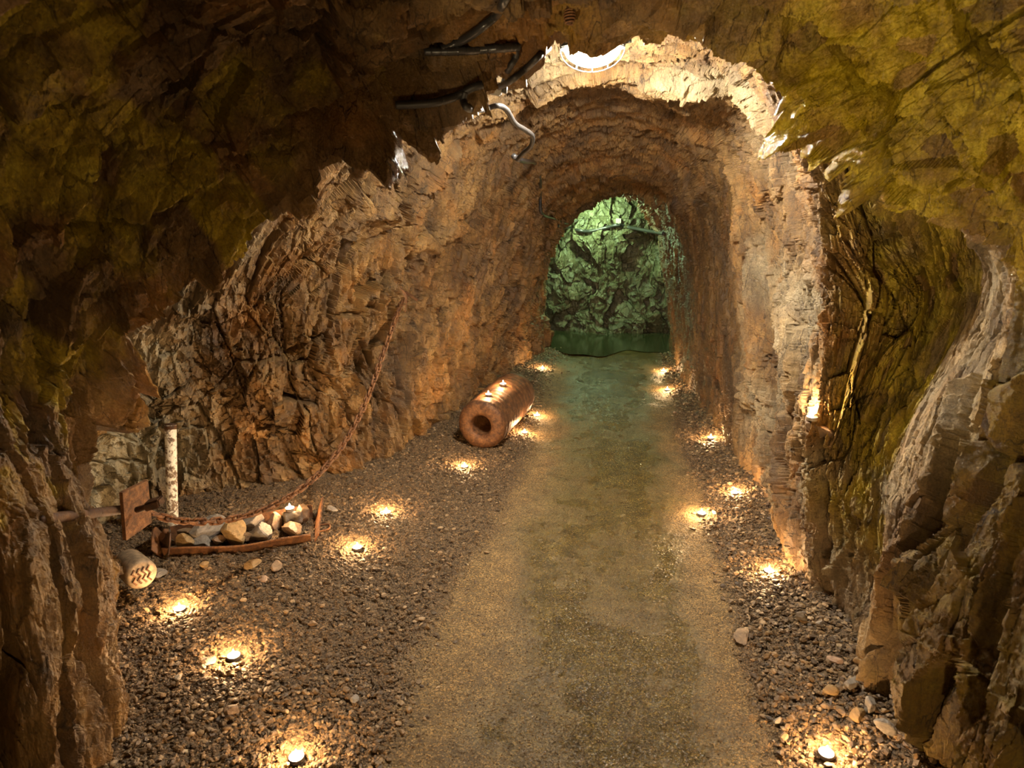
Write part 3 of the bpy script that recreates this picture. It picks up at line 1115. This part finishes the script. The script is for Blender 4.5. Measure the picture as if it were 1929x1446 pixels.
# junction box
q = surf(924, 166, .03)
if q[1] > 2.7:
    q = P(924, 166, 2.7)
jb = empty('junction_box', q, 'small grey weathered junction box where the roof conduits meet', 'junction box')
v, f = box((0, 0, 0), (.085, .05, .045), rot(.1, .12, .15), .2)
mesh_from('body', v, f, M_boxgrey, jb)
v, f = box((0, -.027, 0), (.075, .012, .038), rot(.1, .12, .15), .3)
mesh_from('lid', v, f, M_boxgrey, jb)
for sx in (-1, 1):
    v, f = tube([(sx * .04, 0, sx * -.004), (sx * .062, 0, sx * -.008)], .013, .006, 12)
    mesh_from('gland', v, f, M_housing, jb, True)
# coiled knob in the roof
q = near_pt(1073, 31, .055)
kn = empty('anchor_bolt', q, 'rusty round knobbed bolt end sticking out of the roof above the lamp', 'bolt')
pts = []
for t in np.linspace(0, 6 * 2 * math.pi, 120):
    k_ = t / (12 * math.pi)
    rr = .014 * math.sin(.5 + 2.3 * k_) + .003
    pts.append((rr * math.cos(t), rr * math.sin(t), -.022 + .05 * k_))
v, f = tube(pts, .0032, .003, 6, do_spline=False)
mesh_from('wire_coil', v, f, M_rust_bright, kn, True)
v, f = lathe([(0, -.022), (.008, -.02), (.012, -.005), (.013, .01), (.011, .06), (.011, .12)], 16)
mesh_from('bolt_shank', v, f, M_rust_dark, kn, True)

# ------------------------------------------------------------------ rusty chain from the left wall to the rock bolt
cp = [P(287, 966, 2.2), P(330, 979, 2.28), P(385, 982, 2.38), P(440, 976, 2.5), P(500, 958, 2.65), P(560, 925, 2.85), P(615, 877, 3.08), P(660, 815, 3.35),
      P(695, 742, 3.6), P(722, 665, 3.85), P(745, 600, 4.05)]
anch = surf(760, 560, .03)
cp.append(anch)
path, us = spline(cp, .004)
pitch = .038
chain = empty('chain', path[0], 'long rusty chain sagging from the left wall bracket to the rock bolt plate', 'chain')


def link_mesh():
    a, b, r = .0165, .0125, .0058
    ts = np.linspace(0, 2 * math.pi, 22, endpoint=False)
    pts = []
    for t in ts:
        x = b * math.cos(t)
        y = b * math.sin(t) + (a if math.sin(t) > 0 else -a) * 1
        pts.append((x, y, 0.0025 * math.sin(2 * t)))
    pts = np.array(pts + pts[:1])
    V, F = tube(pts, r, .005, 8, do_spline=False)
    return V, F[:-2]


lv, lf = link_mesh()
lo = mesh_from('link', lv, lf, M_chain, chain, True)
T, N_, B_ = frames(path)
nl_ = int(us[-1] / pitch)
for k in range(nl_):
    s = (k + .5) * pitch
    i = int(np.clip(np.searchsorted(us, s), 0, len(path) - 1))
    y = Vector(T[i])
    ang = (math.pi / 2) * (k % 2) + .35 * math.sin(k * .7)
    x = Vector(N_[i]) * math.cos(ang) + Vector(B_[i]) * math.sin(ang)
    z = x.cross(y)
    m = Matrix((x, y, z)).transposed().to_4x4()
    m.translation = Vector(path[i] - path[0])
    o = lo if k == 0 else lo.copy()
    if k:
        C.objects.link(o)
        o.parent = chain
    o.matrix_basis = m
print('links', nl_)
# wall bracket of the chain
wbk = empty('wall_bracket', anch, 'small orange rusty angle bracket holding the chain high on the left wall', 'bracket')
v = np.array([(-.035, -.02, .09), (-.05, -.015, -.01), (.015, -.03, -.10), (.03, .0, .02), (-.035, .0, .09), (-.05, .005, -.01), (.015, -.01, -.10), (.03, .02, .02)])
mesh_from('plate', v, [(0, 1, 2, 3), (7, 6, 5, 4), (0, 4, 5, 1), (1, 5, 6, 2), (2, 6, 7, 3), (3, 7, 4, 0)], M_rust_bright, wbk)
v, f = box((.055, .01, .01), (.11, .02, .018), rot(0, .6, .1), .2)
mesh_from('strap', v, f, M_rust, wbk)
v, f = tube([(-.02, -.03, -.01), (-.02, -.07, -.02), (-.03, -.08, -.045)], .009, .006, 8)
mesh_from('hook', v, f, M_rust_dark, wbk, True)

# ------------------------------------------------------------------ rock bolt with square plate
pc = P(258, 960, 1.98)
_b = surf(78, 977, .012)
BAR = P(74, 978, min(_b[1], 1.9))
print('bar', BAR)
rb = empty('rock_bolt', pc, 'rusty rock bolt with square plate, nut and bar fixed in the near left rock', 'rock bolt')
ax = P(300, 948, 2.13) - P(80, 976, 1.86)
ax /= np.linalg.norm(ax)
upv = np.array([0.05, 0.0, 1.0])
sd = np.cross(ax, upv)
sd /= np.linalg.norm(sd)
u2 = np.cross(sd, ax)
tilt = -.28
Rm = np.stack([ax, sd * math.cos(tilt) + u2 * math.sin(tilt), -sd * math.sin(tilt) + u2 * math.cos(tilt)], 1)
# the plate is seen three-quarter: turn it about its upright axis
cs = [P(231, 928, 1.94), P(279, 904, 2.06), P(286, 984, 2.06), P(238, 1018, 1.94)]
nb = np.cross(cs[1] - cs[0], cs[3] - cs[0])
nb /= np.linalg.norm(nb)
if nb[1] < 0:
    nb = -nb
v = np.array(cs + [c_ + nb * .014 for c_ in cs]) - pc
mesh_from('square_plate', v, [(0, 1, 2, 3), (7, 6, 5, 4), (0, 4, 5, 1), (1, 5, 6, 2), (2, 6, 7, 3), (3, 7, 4, 0)], M_rust_bright, rb)
v, f = tube([BAR - pc, (BAR + P(252, 957, 2.07)) / 2 - pc, P(252, 957, 2.07) - pc], .0155, .006, 14, .07, .012)
mesh_from('bar', v, f, M_rust_dark, rb, True)
e = P(303, 946, 1.97) - pc
v, f = tube([e * 0, e * .45], .011, .01, 10)
mesh_from('threaded_end', v, f, M_rust_dark, rb, True)
ln = np.linalg.norm(e)
v, f = box((ln * .72, 0, .004), (ln * .62, .034, .036), rot(.4, 0, 0), .3)
Rn = np.stack([e / ln, np.cross(u2, e / ln), u2], 1)
mesh_from('nut', v @ Rn.T, f, M_rust_dark, rb)

# ------------------------------------------------------------------ white flaked post
def post_mat():
    t = NT('flaked_paint')
    p = t.pos(obj=True)
    n = t.noise(p, 34, 9, 0.72, .3)
    m = t.ramp(n, [(0.47, (0, 0, 0)), (0.52, (1, 1, 1))])
    rust = t.ramp(t.noise(p, 60, 5, .7), [(.3, (.06, .045, .035)), (.7, (.24, .15, .08))])
    col = t.mix(m, rust, (.72, .68, .58))
    sep = t.n('ShaderNodeSeparateXYZ')
    t.l(p, sep.inputs[0])
    cap = t.ramp(t.math('ADD', sep.outputs[2], t.math('MULTIPLY', n, .06)), [(0.0, (1, 1, 1)), (1.0, (1, 1, 1))])
    return t.done(col, .6, t.bump(n, .6, .003))


base = G(326, 1020)
base[2] = below(np.array([base[0], base[1], .5]))[2] - .05
top = P(321, 800, base[1] + .12)
post = empty('post', base, 'upright post with flaking white paint standing against the pale left wall', 'post')
d = top - base
v, f = tube([np.zeros(3), d * .5, d], [.030, .029, .030], .02, 20)
mesh_from('shaft', v, f, post_mat(), post, True)
v, f = tube([d * .965, d * 1.0, d * 1.012], [.0312, .0315, .027], .006, 20)
mesh_from('cap', v, f, M_rust_dark, post, True)

# ------------------------------------------------------------------ rusty trough
A = G(306, 1072)
Bq = G(588, 1040)
ux = (Bq - A)
Lt = np.linalg.norm(ux)
ux /= Lt
uy = np.array([-ux[1], ux[0], 0])
TRO = A + np.array([0, 0, .034])


def tw(x, y, z):
    return ux * x * Lt + uy * y + np.array([0, 0, z])


tr = empty('trough', TRO, 'rusty steel trough full of rocks lying on the left floor below the chain', 'trough')
wd = .27


def sheet(grid, th):
    """grid (n,m,3) -> closed thick sheet"""
    g_ = np.asarray(grid, float)
    a_, b_ = np.gradient(g_, axis=0), np.gradient(g_, axis=1)
    nn = np.cross(a_, b_)
    nn /= np.linalg.norm(nn, axis=2, keepdims=True) + 1e-9
    n_, m_ = g_.shape[:2]
    V = np.vstack([g_.reshape(-1, 3), (g_ + nn * th).reshape(-1, 3)])
    F = []
    o_ = n_ * m_
    for i in range(n_ - 1):
        for j in range(m_ - 1):
            q = (i * m_ + j, i * m_ + j + 1, (i + 1) * m_ + j + 1, (i + 1) * m_ + j)
            F.append(q[::-1])
            F.append(tuple(o_ + k for k in q))
    rim = [i * m_ for i in range(n_)] + [(n_ - 1) * m_ + j for j in range(1, m_)] + [i * m_ + m_ - 1 for i in range(n_ - 2, -1, -1)] + [j for j in range(m_ - 2, 0, -1)]
    for a, b in zip(rim, rim[1:] + rim[:1]):
        F.append((a, b, o_ + b, o_ + a))
    return V, F


rows_ = []
for i, x in enumerate(np.linspace(0, 1, 26)):
    r_ = []
    hh = .058 + .012 * x
    for (yy, zz) in [(-.012, hh), (-.006, hh * .6), (.004, .012), (.03, .0), (wd * .5, -.004), (wd - .03, .0), (wd - .004, .012), (wd + .01, hh * .8), (wd + .02, hh * 1.5)]:
        bow = .018 * math.sin(x * math.pi)
        taper = 1 - .35 * (1 - x) ** 3
        r_.append(tw(x, (yy - wd / 2) * taper + wd / 2 - bow, zz + .006 * math.sin(x * 9)))
    rows_.append(r_)
v, f = sheet(rows_, .006)
mesh_from('body', v, f, M_rust, tr)
# rolled front rim
v, f = tube([tw(x, -.012 * (1 - .35 * (1 - x) ** 3) + (wd / 2) * .35 * (1 - x) ** 3 - .018 * math.sin(x * math.pi), .058 + .012 * x + .006 * math.sin(x * 9)) for x in np.linspace(0, 1, 14)], .006, .02, 8)
mesh_from('rim', v, f, M_rust_bright, tr, True)
# right end, flared up to a point
g_ = []
for k in np.linspace(0, 1, 9):
    col = []
    top_h = .075 + .075 * k ** 1.2
    for t in np.linspace(0, 1, 6):
        col.append(tw(1.0 + .05 * t + .03 * k * t, -.012 + (wd + .03) * k, top_h * t))
    g_.append(col)
v, f = sheet(g_, .008)
mesh_from('end_plate', v, f, M_rust_bright, tr)
g_ = []
for k in np.linspace(0, 1, 9):
    col = []
    for t in np.linspace(0, 1, 6):
        col.append(tw(-.0 - .07 * t, wd * .17 + (wd * .66) * k, (.058 + .07 * math.sin(k * math.pi * .9)) * t))
    g_.append(col)
v, f = sheet(g_, -.008)
mesh_from('end_plate', v, f, M_rust, tr)
# small U handle at the right end
v, f = tube([tw(1.03, .07, .045), tw(1.10, .075, .05), tw(1.125, .085, .05), tw(1.13, .125, .05), tw(1.105, .14, .05), tw(1.04, .14, .05)], .0055, .006, 8)
mesh_from('handle', v, f, M_rust_bright, tr, True)

# rocks lying in the trough
M_st = [stone_material('ochre_stone', (.12, .07, .026), (.34, .22, .085)), stone_material('grey_stone', (.10, .085, .07), (.30, .26, .21)),
        stone_material('brown_stone', (.10, .065, .04), (.30, .19, .10)), stone_material('pink_stone', (.18, .11, .07), (.42, .28, .18))]
rocks = [
    (.12, .06, (.045, .035, .034), 0, 'small ochre rock at the left end of the rusty trough'),
    (.20, .12, (.040, .030, .028), 0, 'ochre flat chip behind the left end rocks of the trough'),
    (.24, .05, (.050, .032, .024), 1, 'grey angular slab leaning on the trough front rim near its left end'),
    (.27, .16, (.075, .055, .055), 1, 'dark grey rock left of the big ochre rock in the trough'),
    (.47, .08, (.085, .060, .052), 0, 'largest ochre rock in the middle of the trough'),
    (.36, .05, (.035, .030, .022), 2, 'small brown rock at the trough front rim'),
    (.55, .05, (.032, .025, .022), 2, 'small brown rock right of the largest ochre rock in the trough'),
    (.66, .09, (.070, .050, .045), 1, 'grey flaky rock right of centre in the trough'),
    (.74, .20, (.040, .034, .050), 3, 'pinkish square stone at the back of the trough'),
    (.90, .07, (.085, .050, .038), 2, 'long brown rock at the right end of the trough'),
    (.88, .19, (.055, .045, .060), 1, 'grey rock carrying the tea light in the trough'),
    (.97, .23, (.035, .03, .05), 2, 'narrow brown rock in the far right corner of the trough'),
    (.40, .22, (.050, .035, .035), 2, 'brown rock at the back of the trough below the chain'),
    (.58, .23, (.050, .04, .04), 1, 'dark rock at the back of the trough behind the grey flaky rock'),
    (.10, .17, (.04, .035, .035), 2, 'brown rock in the back left corner of the trough'),
]
RK = {}
for k, (x, y, r, m, lab) in enumerate(rocks):
    r = tuple(1.3 * q for q in r)
    v, f = stone(4, r, 500 + k * 3, 12)
    v = v @ rot(.2 * math.sin(k * 2.1), .25 * math.cos(k * 1.7), k * 1.3).T
    loc = TRO + tw(x * .93 + .03, y * .85 + .025, .012 + (.025 if r[0] < .05 else .012)) + np.array([0, 0, -v[:, 2].min()])
    o = mesh_from('rock', v, f, M_st[m])
    o.location = tuple(loc)
    tag(o, lab, 'rock', 'rocks in the rusty trough')
    RK[k] = (loc, v[:, 2].max())
l10, z10 = RK[10]
put_light((l10[0], l10[1], l10[2] + z10 - .004), 'lit tea light standing on a rock inside the rusty trough')

# dark rusty plate leaning at the trough's left end
pc2 = G(300, 1062)
pl_ = empty('shovel_blade', pc2, 'dark rusty six-sided plate standing between rock bolt plate and trough', 'plate')
pts2 = [(-.010, 0), (.03, .005), (.075, .065), (.065, .12), (.04, .155), (-.02, .155), (-.05, .13), (-.075, .06), (-.05, .02)]
pts2 = np.array(pts2) * 1.05
V = [(x, 0.02 * math.cos(x * 20) + z * .25, z + .0) for x, z in pts2] + [(x, 0.02 * math.cos(x * 20) + z * .25 + .007, z + .0) for x, z in pts2]
n_ = len(pts2)
F = [tuple(range(n_)), tuple(range(2 * n_ - 1, n_ - 1, -1))] + [(i, n_ + i, n_ + (i + 1) % n_, (i + 1) % n_) for i in range(n_)]
Rz = rot(0, 0, -.55)
mesh_from('blade', np.array(V) @ Rz.T, F, M_rust_dark, pl_)
v, f = tube([(0, .045, .155), (0, .055, .175)], .014, .006, 12)
mesh_from('socket', v @ Rz.T, f, M_rust_dark, pl_, True)

# weathered roller with zigzag teeth
M_roll = plain('weathered_metal', (.23, .165, .10), .6, .1, .6, 38, .5)
rc = P(262, 1078, 2.42)
rc[2] = max(.07, rc[2])
ro = empty('roller', rc, 'weathered pale metal roller with rusty zigzag grooves on its end, left of the trough', 'roller')
axd = P(300, 1088, 2.40) - P(200, 1060, 2.50)
axd /= np.linalg.norm(axd)
axd = np.array([.80, -.58, .08])
axd /= np.linalg.norm(axd)
s1 = np.cross(axd, [0, 0, 1.0])
s1 /= np.linalg.norm(s1)
s2 = np.cross(s1, axd)
Rr = np.stack([s1, s2, axd], 1)
v, f = lathe([(.0, -.16), (.058, -.16), (.064, -.15), (.066, 0), (.066, .02), (.060, .033), (.048, .038), (0, .040)], 40)
mesh_from('drum', v @ Rr.T, f, M_roll, ro, True)
for k in range(4):
    x0 = -.033 + .02 * k
    zz = [(x0, -.035, .041), (x0 + .012, -.018, .0415), (x0 - .002, 0, .042), (x0 + .012, .018, .0415), (x0, .034, .041)]
    v, f = tube(zz, .0042, .02, 6, do_spline=False)
    mesh_from('tooth', v @ Rr.T, f, M_rust, ro)

# ------------------------------------------------------------------ hollow rusty cylinder
pa = G(925, 868)
near_c = G(905, 802, .185)
RC = .185
a0 = np.array([near_c[0], near_c[1], RC + .0])
far_c = G(966, 742, .2)
b0 = np.array([far_c[0] + .02, far_c[1], RC * 1.0 + .03])
cyl = empty('hollow_cylinder', (a0[0], a0[1], 0), 'large rusty hollow cylinder with a dark bore lying along the left wall foot', 'cylinder')
a0 = a0 - np.array([0, 0, .0])
axl = b0 - a0
L = np.linalg.norm(axl)
axl /= L
s1 = np.cross(axl, [0, 0, 1.0])
s1 /= np.linalg.norm(s1)
s2 = np.cross(s1, axl)
Rr = np.stack([s1, s2, axl], 1)
off = np.array([0, 0, a0[2]])
prof = [(.072, .5), (.075, .05), (.078, .015), (.09, .002), (.12, -.004), (.155, 0), (.176, .012), (RC, .035)]
prof += [(RC + .004 * math.sin(k * 1.9), .035 + (L - .07) * k / 40) for k in range(1, 40)] + [(RC * .97, L - .02), (RC * .85, L), (.0, L)]
v, f = lathe(prof, 90)
th_ = np.arctan2(v[:, 1], v[:, 0])
rad = np.hypot(v[:, 0], v[:, 1])
k_ = 1 + .016 * fbm(th_ * 3 + 20, v[:, 2] * 6, 401, 4) + .006 * fbm(th_ * 20 + 20, v[:, 2] * 12, 402, 3)
v[:, 0] *= k_
v[:, 1] *= k_
shell = mesh_from('shell', v @ Rr.T + off, f, M_rust, cyl, True)
v, f = lathe([(.0, .5), (.074, .5), (.074, .49), (0, .49)], 24)
mesh_from('bore_plug', v @ Rr.T + off, f, M_rust_dark, cyl)
# the two lights on top of it
for (px, py, lab) in [(920, 741, 'lit tea light on top of the rusty hollow cylinder, nearer of the two'), (947, 722, 'lit tea light on top of the rusty hollow cylinder, farther of the two')]:
    best = None
    for s in np.linspace(.05, L - .05, 60):
        for an in np.linspace(-.5, .9, 30):
            p_ = a0 + axl * s + (s2 * math.cos(an) - s1 * math.sin(an)) * (RC + .002)
            r_ = ray(px, py)
            r_ /= np.linalg.norm(r_)
            d_ = np.linalg.norm(np.cross(p_ + np.array([0, 0, .015]) - CAM, r_))
            if best is None or d_ + abs(an) * .02 < best[0]:
                best = (d_ + abs(an) * .02, p_)
    put_light(best[1], lab)

# light on the rock ledge of the right wall
ledge = surf(1530, 782, .0)
if ledge[1] > 3.3:
    ledge = P(1530, 782, 3.0)
print('ledge', ledge)
v, f = stone(4, (.075, .07, .06), 777, 10)
lo_ = mesh_from('rock', v, f, M_st[2])
lo_.location = (ledge[0] + .025, ledge[1] - .0, ledge[2] - .01 - v[:, 2].max())
tag(lo_, 'brown rock knob sticking out of the right wall under a tea light', 'rock')
hz = (v[(np.abs(v[:, 0] + .03) < .02) & (np.abs(v[:, 1] + .02) < .02)][:, 2]).max()
pt = np.array([ledge[0] - .005, ledge[1] - .02, lo_.location[2] + hz + .001])
put_light(pt, 'lit tea light on a rock ledge halfway up the right wall')

# ------------------------------------------------------------------ larger loose stones on the floor
loose = [
    (300, 1097, .050, .3, 1, 'flat grey stone on the floor below the left end of the trough'),
    (478, 1078, .045, .4, 0, 'flat ochre stone lying in front of the trough middle'),
    (520, 1080, .040, .4, 2, 'brown stone lying in front of the trough right half'),
    (500, 1102, .038, .35, 3, 'pinkish wedge stone in front of the trough'),
    (388, 1083, .028, .6, 0, 'small ochre stone under the front rim of the trough'),
    (340, 1298, .018, .5, 1, 'small dark stone alone on the left gravel near the bottom tea lights'),
    (395, 1258, .035, .2, 1, 'flat grey stone beside the second nearest left tea light'),
    (625, 975, .040, .5, 1, 'dark stone with an orange chip right of the trough tip'),
    (1010, 716, .022, .4, 3, 'pale stone chip on the left gravel near the farthest left tea light'),
    (1272, 774, .028, .4, 3, 'pale stone chip on the right gravel below the smooth wall'),
    (1508, 1180, .022, 1.5, 1, 'tall narrow dark stone standing in the right gravel'),
    (1543, 1193, .026, .6, 1, 'grey stone behind the standing dark stone on the right gravel'),
    (1400, 1195, .055, .15, 2, 'flat brown slab at the path edge of the right gravel'),
    (1640, 1255, .030, .8, 3, 'pinkish pale stone at the right wall foot in the gravel'),
    (1560, 1312, .032, .6, 0, 'ochre stone in the right gravel above the nearest right tea light'),
    (1602, 1308, .034, .9, 1, 'grey green block in the right gravel above the nearest right tea light'),
    (1637, 1352, .034, .9, 1, 'grey angular block right of the nearest right tea light'),
    (1660, 1395, .036, .7, 1, 'large grey stone at the right wall foot beside the nearest tea light'),
    (1466, 1354, .020, .8, 1, 'small round grey stone at the right edge of the path'),
    (1612, 1360, .035, .6, 0, 'tan stone beside the nearest right tea light, wall side'),
    (1570, 1262, .030, .5, 3, 'pale flat stone at the right wall foot midway along the near gravel'),
    (440, 1352, .030, .4, 2, 'brown stone on the left gravel near the bottom edge'),
    (590, 1180, .022, .6, 2, 'small brown stone on left gravel at the edge of the path'),
    (667, 1316, .024, .5, 1, 'rounded grey stone at the left edge of the path near the bottom'),
]
for k, (px, py, r, fl_, m, lab) in enumerate(loose):
    q = G(px, py, .02)
    v, f = stone(4, (r * 1.1, r * .8, r * fl_), 640 + k * 5, 11)
    v = v @ rot(.12 * math.sin(k), .12 * math.cos(k * 2), k * .9).T
    o = mesh_from('stone', v, f, M_st[m])
    z = float(floor_z(np.array([q[0]]), np.array([q[1]]))[0])
    o.location = (q[0], q[1], z - v[:, 2].min() * .8)
    tag(o, lab, 'stone', 'larger stones on the gravel')

# ------------------------------------------------------------------ lights beyond the view
def point(name, loc, col, e, r):
    la = bpy.data.lights.new(name, 'POINT')
    la.energy = e
    la.color = col
    la.shadow_soft_size = r
    o = bpy.data.objects.new(name, la)
    C.objects.link(o)
    o.location = loc
    return o


point('added_fill', (.75, -.45, .62), (1.0, .68, .33), 19, .05)  # added unseen fill behind the camera for the near left rock
sp = bpy.data.lights.new('added_roof_fill', 'SPOT')  # added unseen spot fill, brightens the near right roof
sp.energy = 95
sp.color = (1.0, .76, .42)
sp.spot_size = math.radians(66)
sp.spot_blend = 1.0
sp.shadow_soft_size = .05
so = bpy.data.objects.new('added_roof_fill', sp)
C.objects.link(so)
so.location = (-.75, -.3, .75)
so.rotation_euler = (Vector((1.0, 2.1, 2.35)) - Vector(so.location)).to_track_quat('-Z', 'Y').to_euler()
def clear(p, q):
    d = Vector(q) - Vector(p)
    h = BVH.ray_cast(Vector(p), d.normalized(), d.length)
    return h[0] is None


best = None
for gy in (9.1, 9.2, 9.3):
    for gx in np.arange(-1.1, -.3, .02):
        for gz in np.arange(1.2, 2.4, .04):
            hid = sum(not clear(CAM, (gx + dx, gy, gz + dz)) for dx in (-.06, .06) for dz in (-.06, .06))
            if hid < 4:
                continue
            # how much of the mirror streak on the floor it can reach
            sc_ = 0
            for yy_ in np.arange(3.4, 7.2, .3):
                for xx_ in (-.45, -.35, -.25):
                    sc_ += clear((xx_, yy_, .03), (gx, gy, gz))
            if best is None or sc_ > best[0]:
                best = (sc_, gx, gy, gz)
print('green', best)
point('green_chamber_lamp', (best[1], best[2], best[3]), (.62, 1.0, .50), 38, .05)

w = bpy.data.worlds.new('dark')
w.use_nodes = True
w.node_tree.nodes['Background'].inputs[0].default_value = (.9, .62, .35, 1)
w.node_tree.nodes['Background'].inputs[1].default_value = 0.0
bpy.context.scene.world = w

# ------------------------------------------------------------------ camera
cd = bpy.data.cameras.new('camera')
cam = bpy.data.objects.new('camera', cd)
C.objects.link(cam)
cd.sensor_width = 36
cd.lens = FPX / 1929 * 36
cd.clip_start = .02
fwd = ray(964.5, 723)
fwd /= np.linalg.norm(fwd)
right = ray(1964.5, 723) - ray(964.5, 723)
right /= np.linalg.norm(right)
up_ = np.cross(right, fwd)
m = Matrix((Vector(right), Vector(up_), Vector(-fwd))).transposed().to_4x4()
m.translation = Vector(CAM)
cam.matrix_world = m
cd.dof.use_dof = True
cd.dof.focus_distance = 4.2
cd.dof.aperture_fstop = 5.0
sc = bpy.context.scene
sc.camera = cam
sc.view_settings.view_transform = 'Standard'
sc.view_settings.look = 'None'
sc.view_settings.gamma = 1
sc.view_settings.use_curve_mapping = False
sc.view_settings.exposure = 1.7
sc.cycles.max_bounces = 3
sc.cycles.diffuse_bounces = 2
sc.cycles.glossy_bounces = 2
sc.cycles.use_adaptive_sampling = True
sc.cycles.adaptive_threshold = 0.1
sc.cycles.adaptive_min_samples = 12
sc.cycles.sample_clamp_indirect = 8
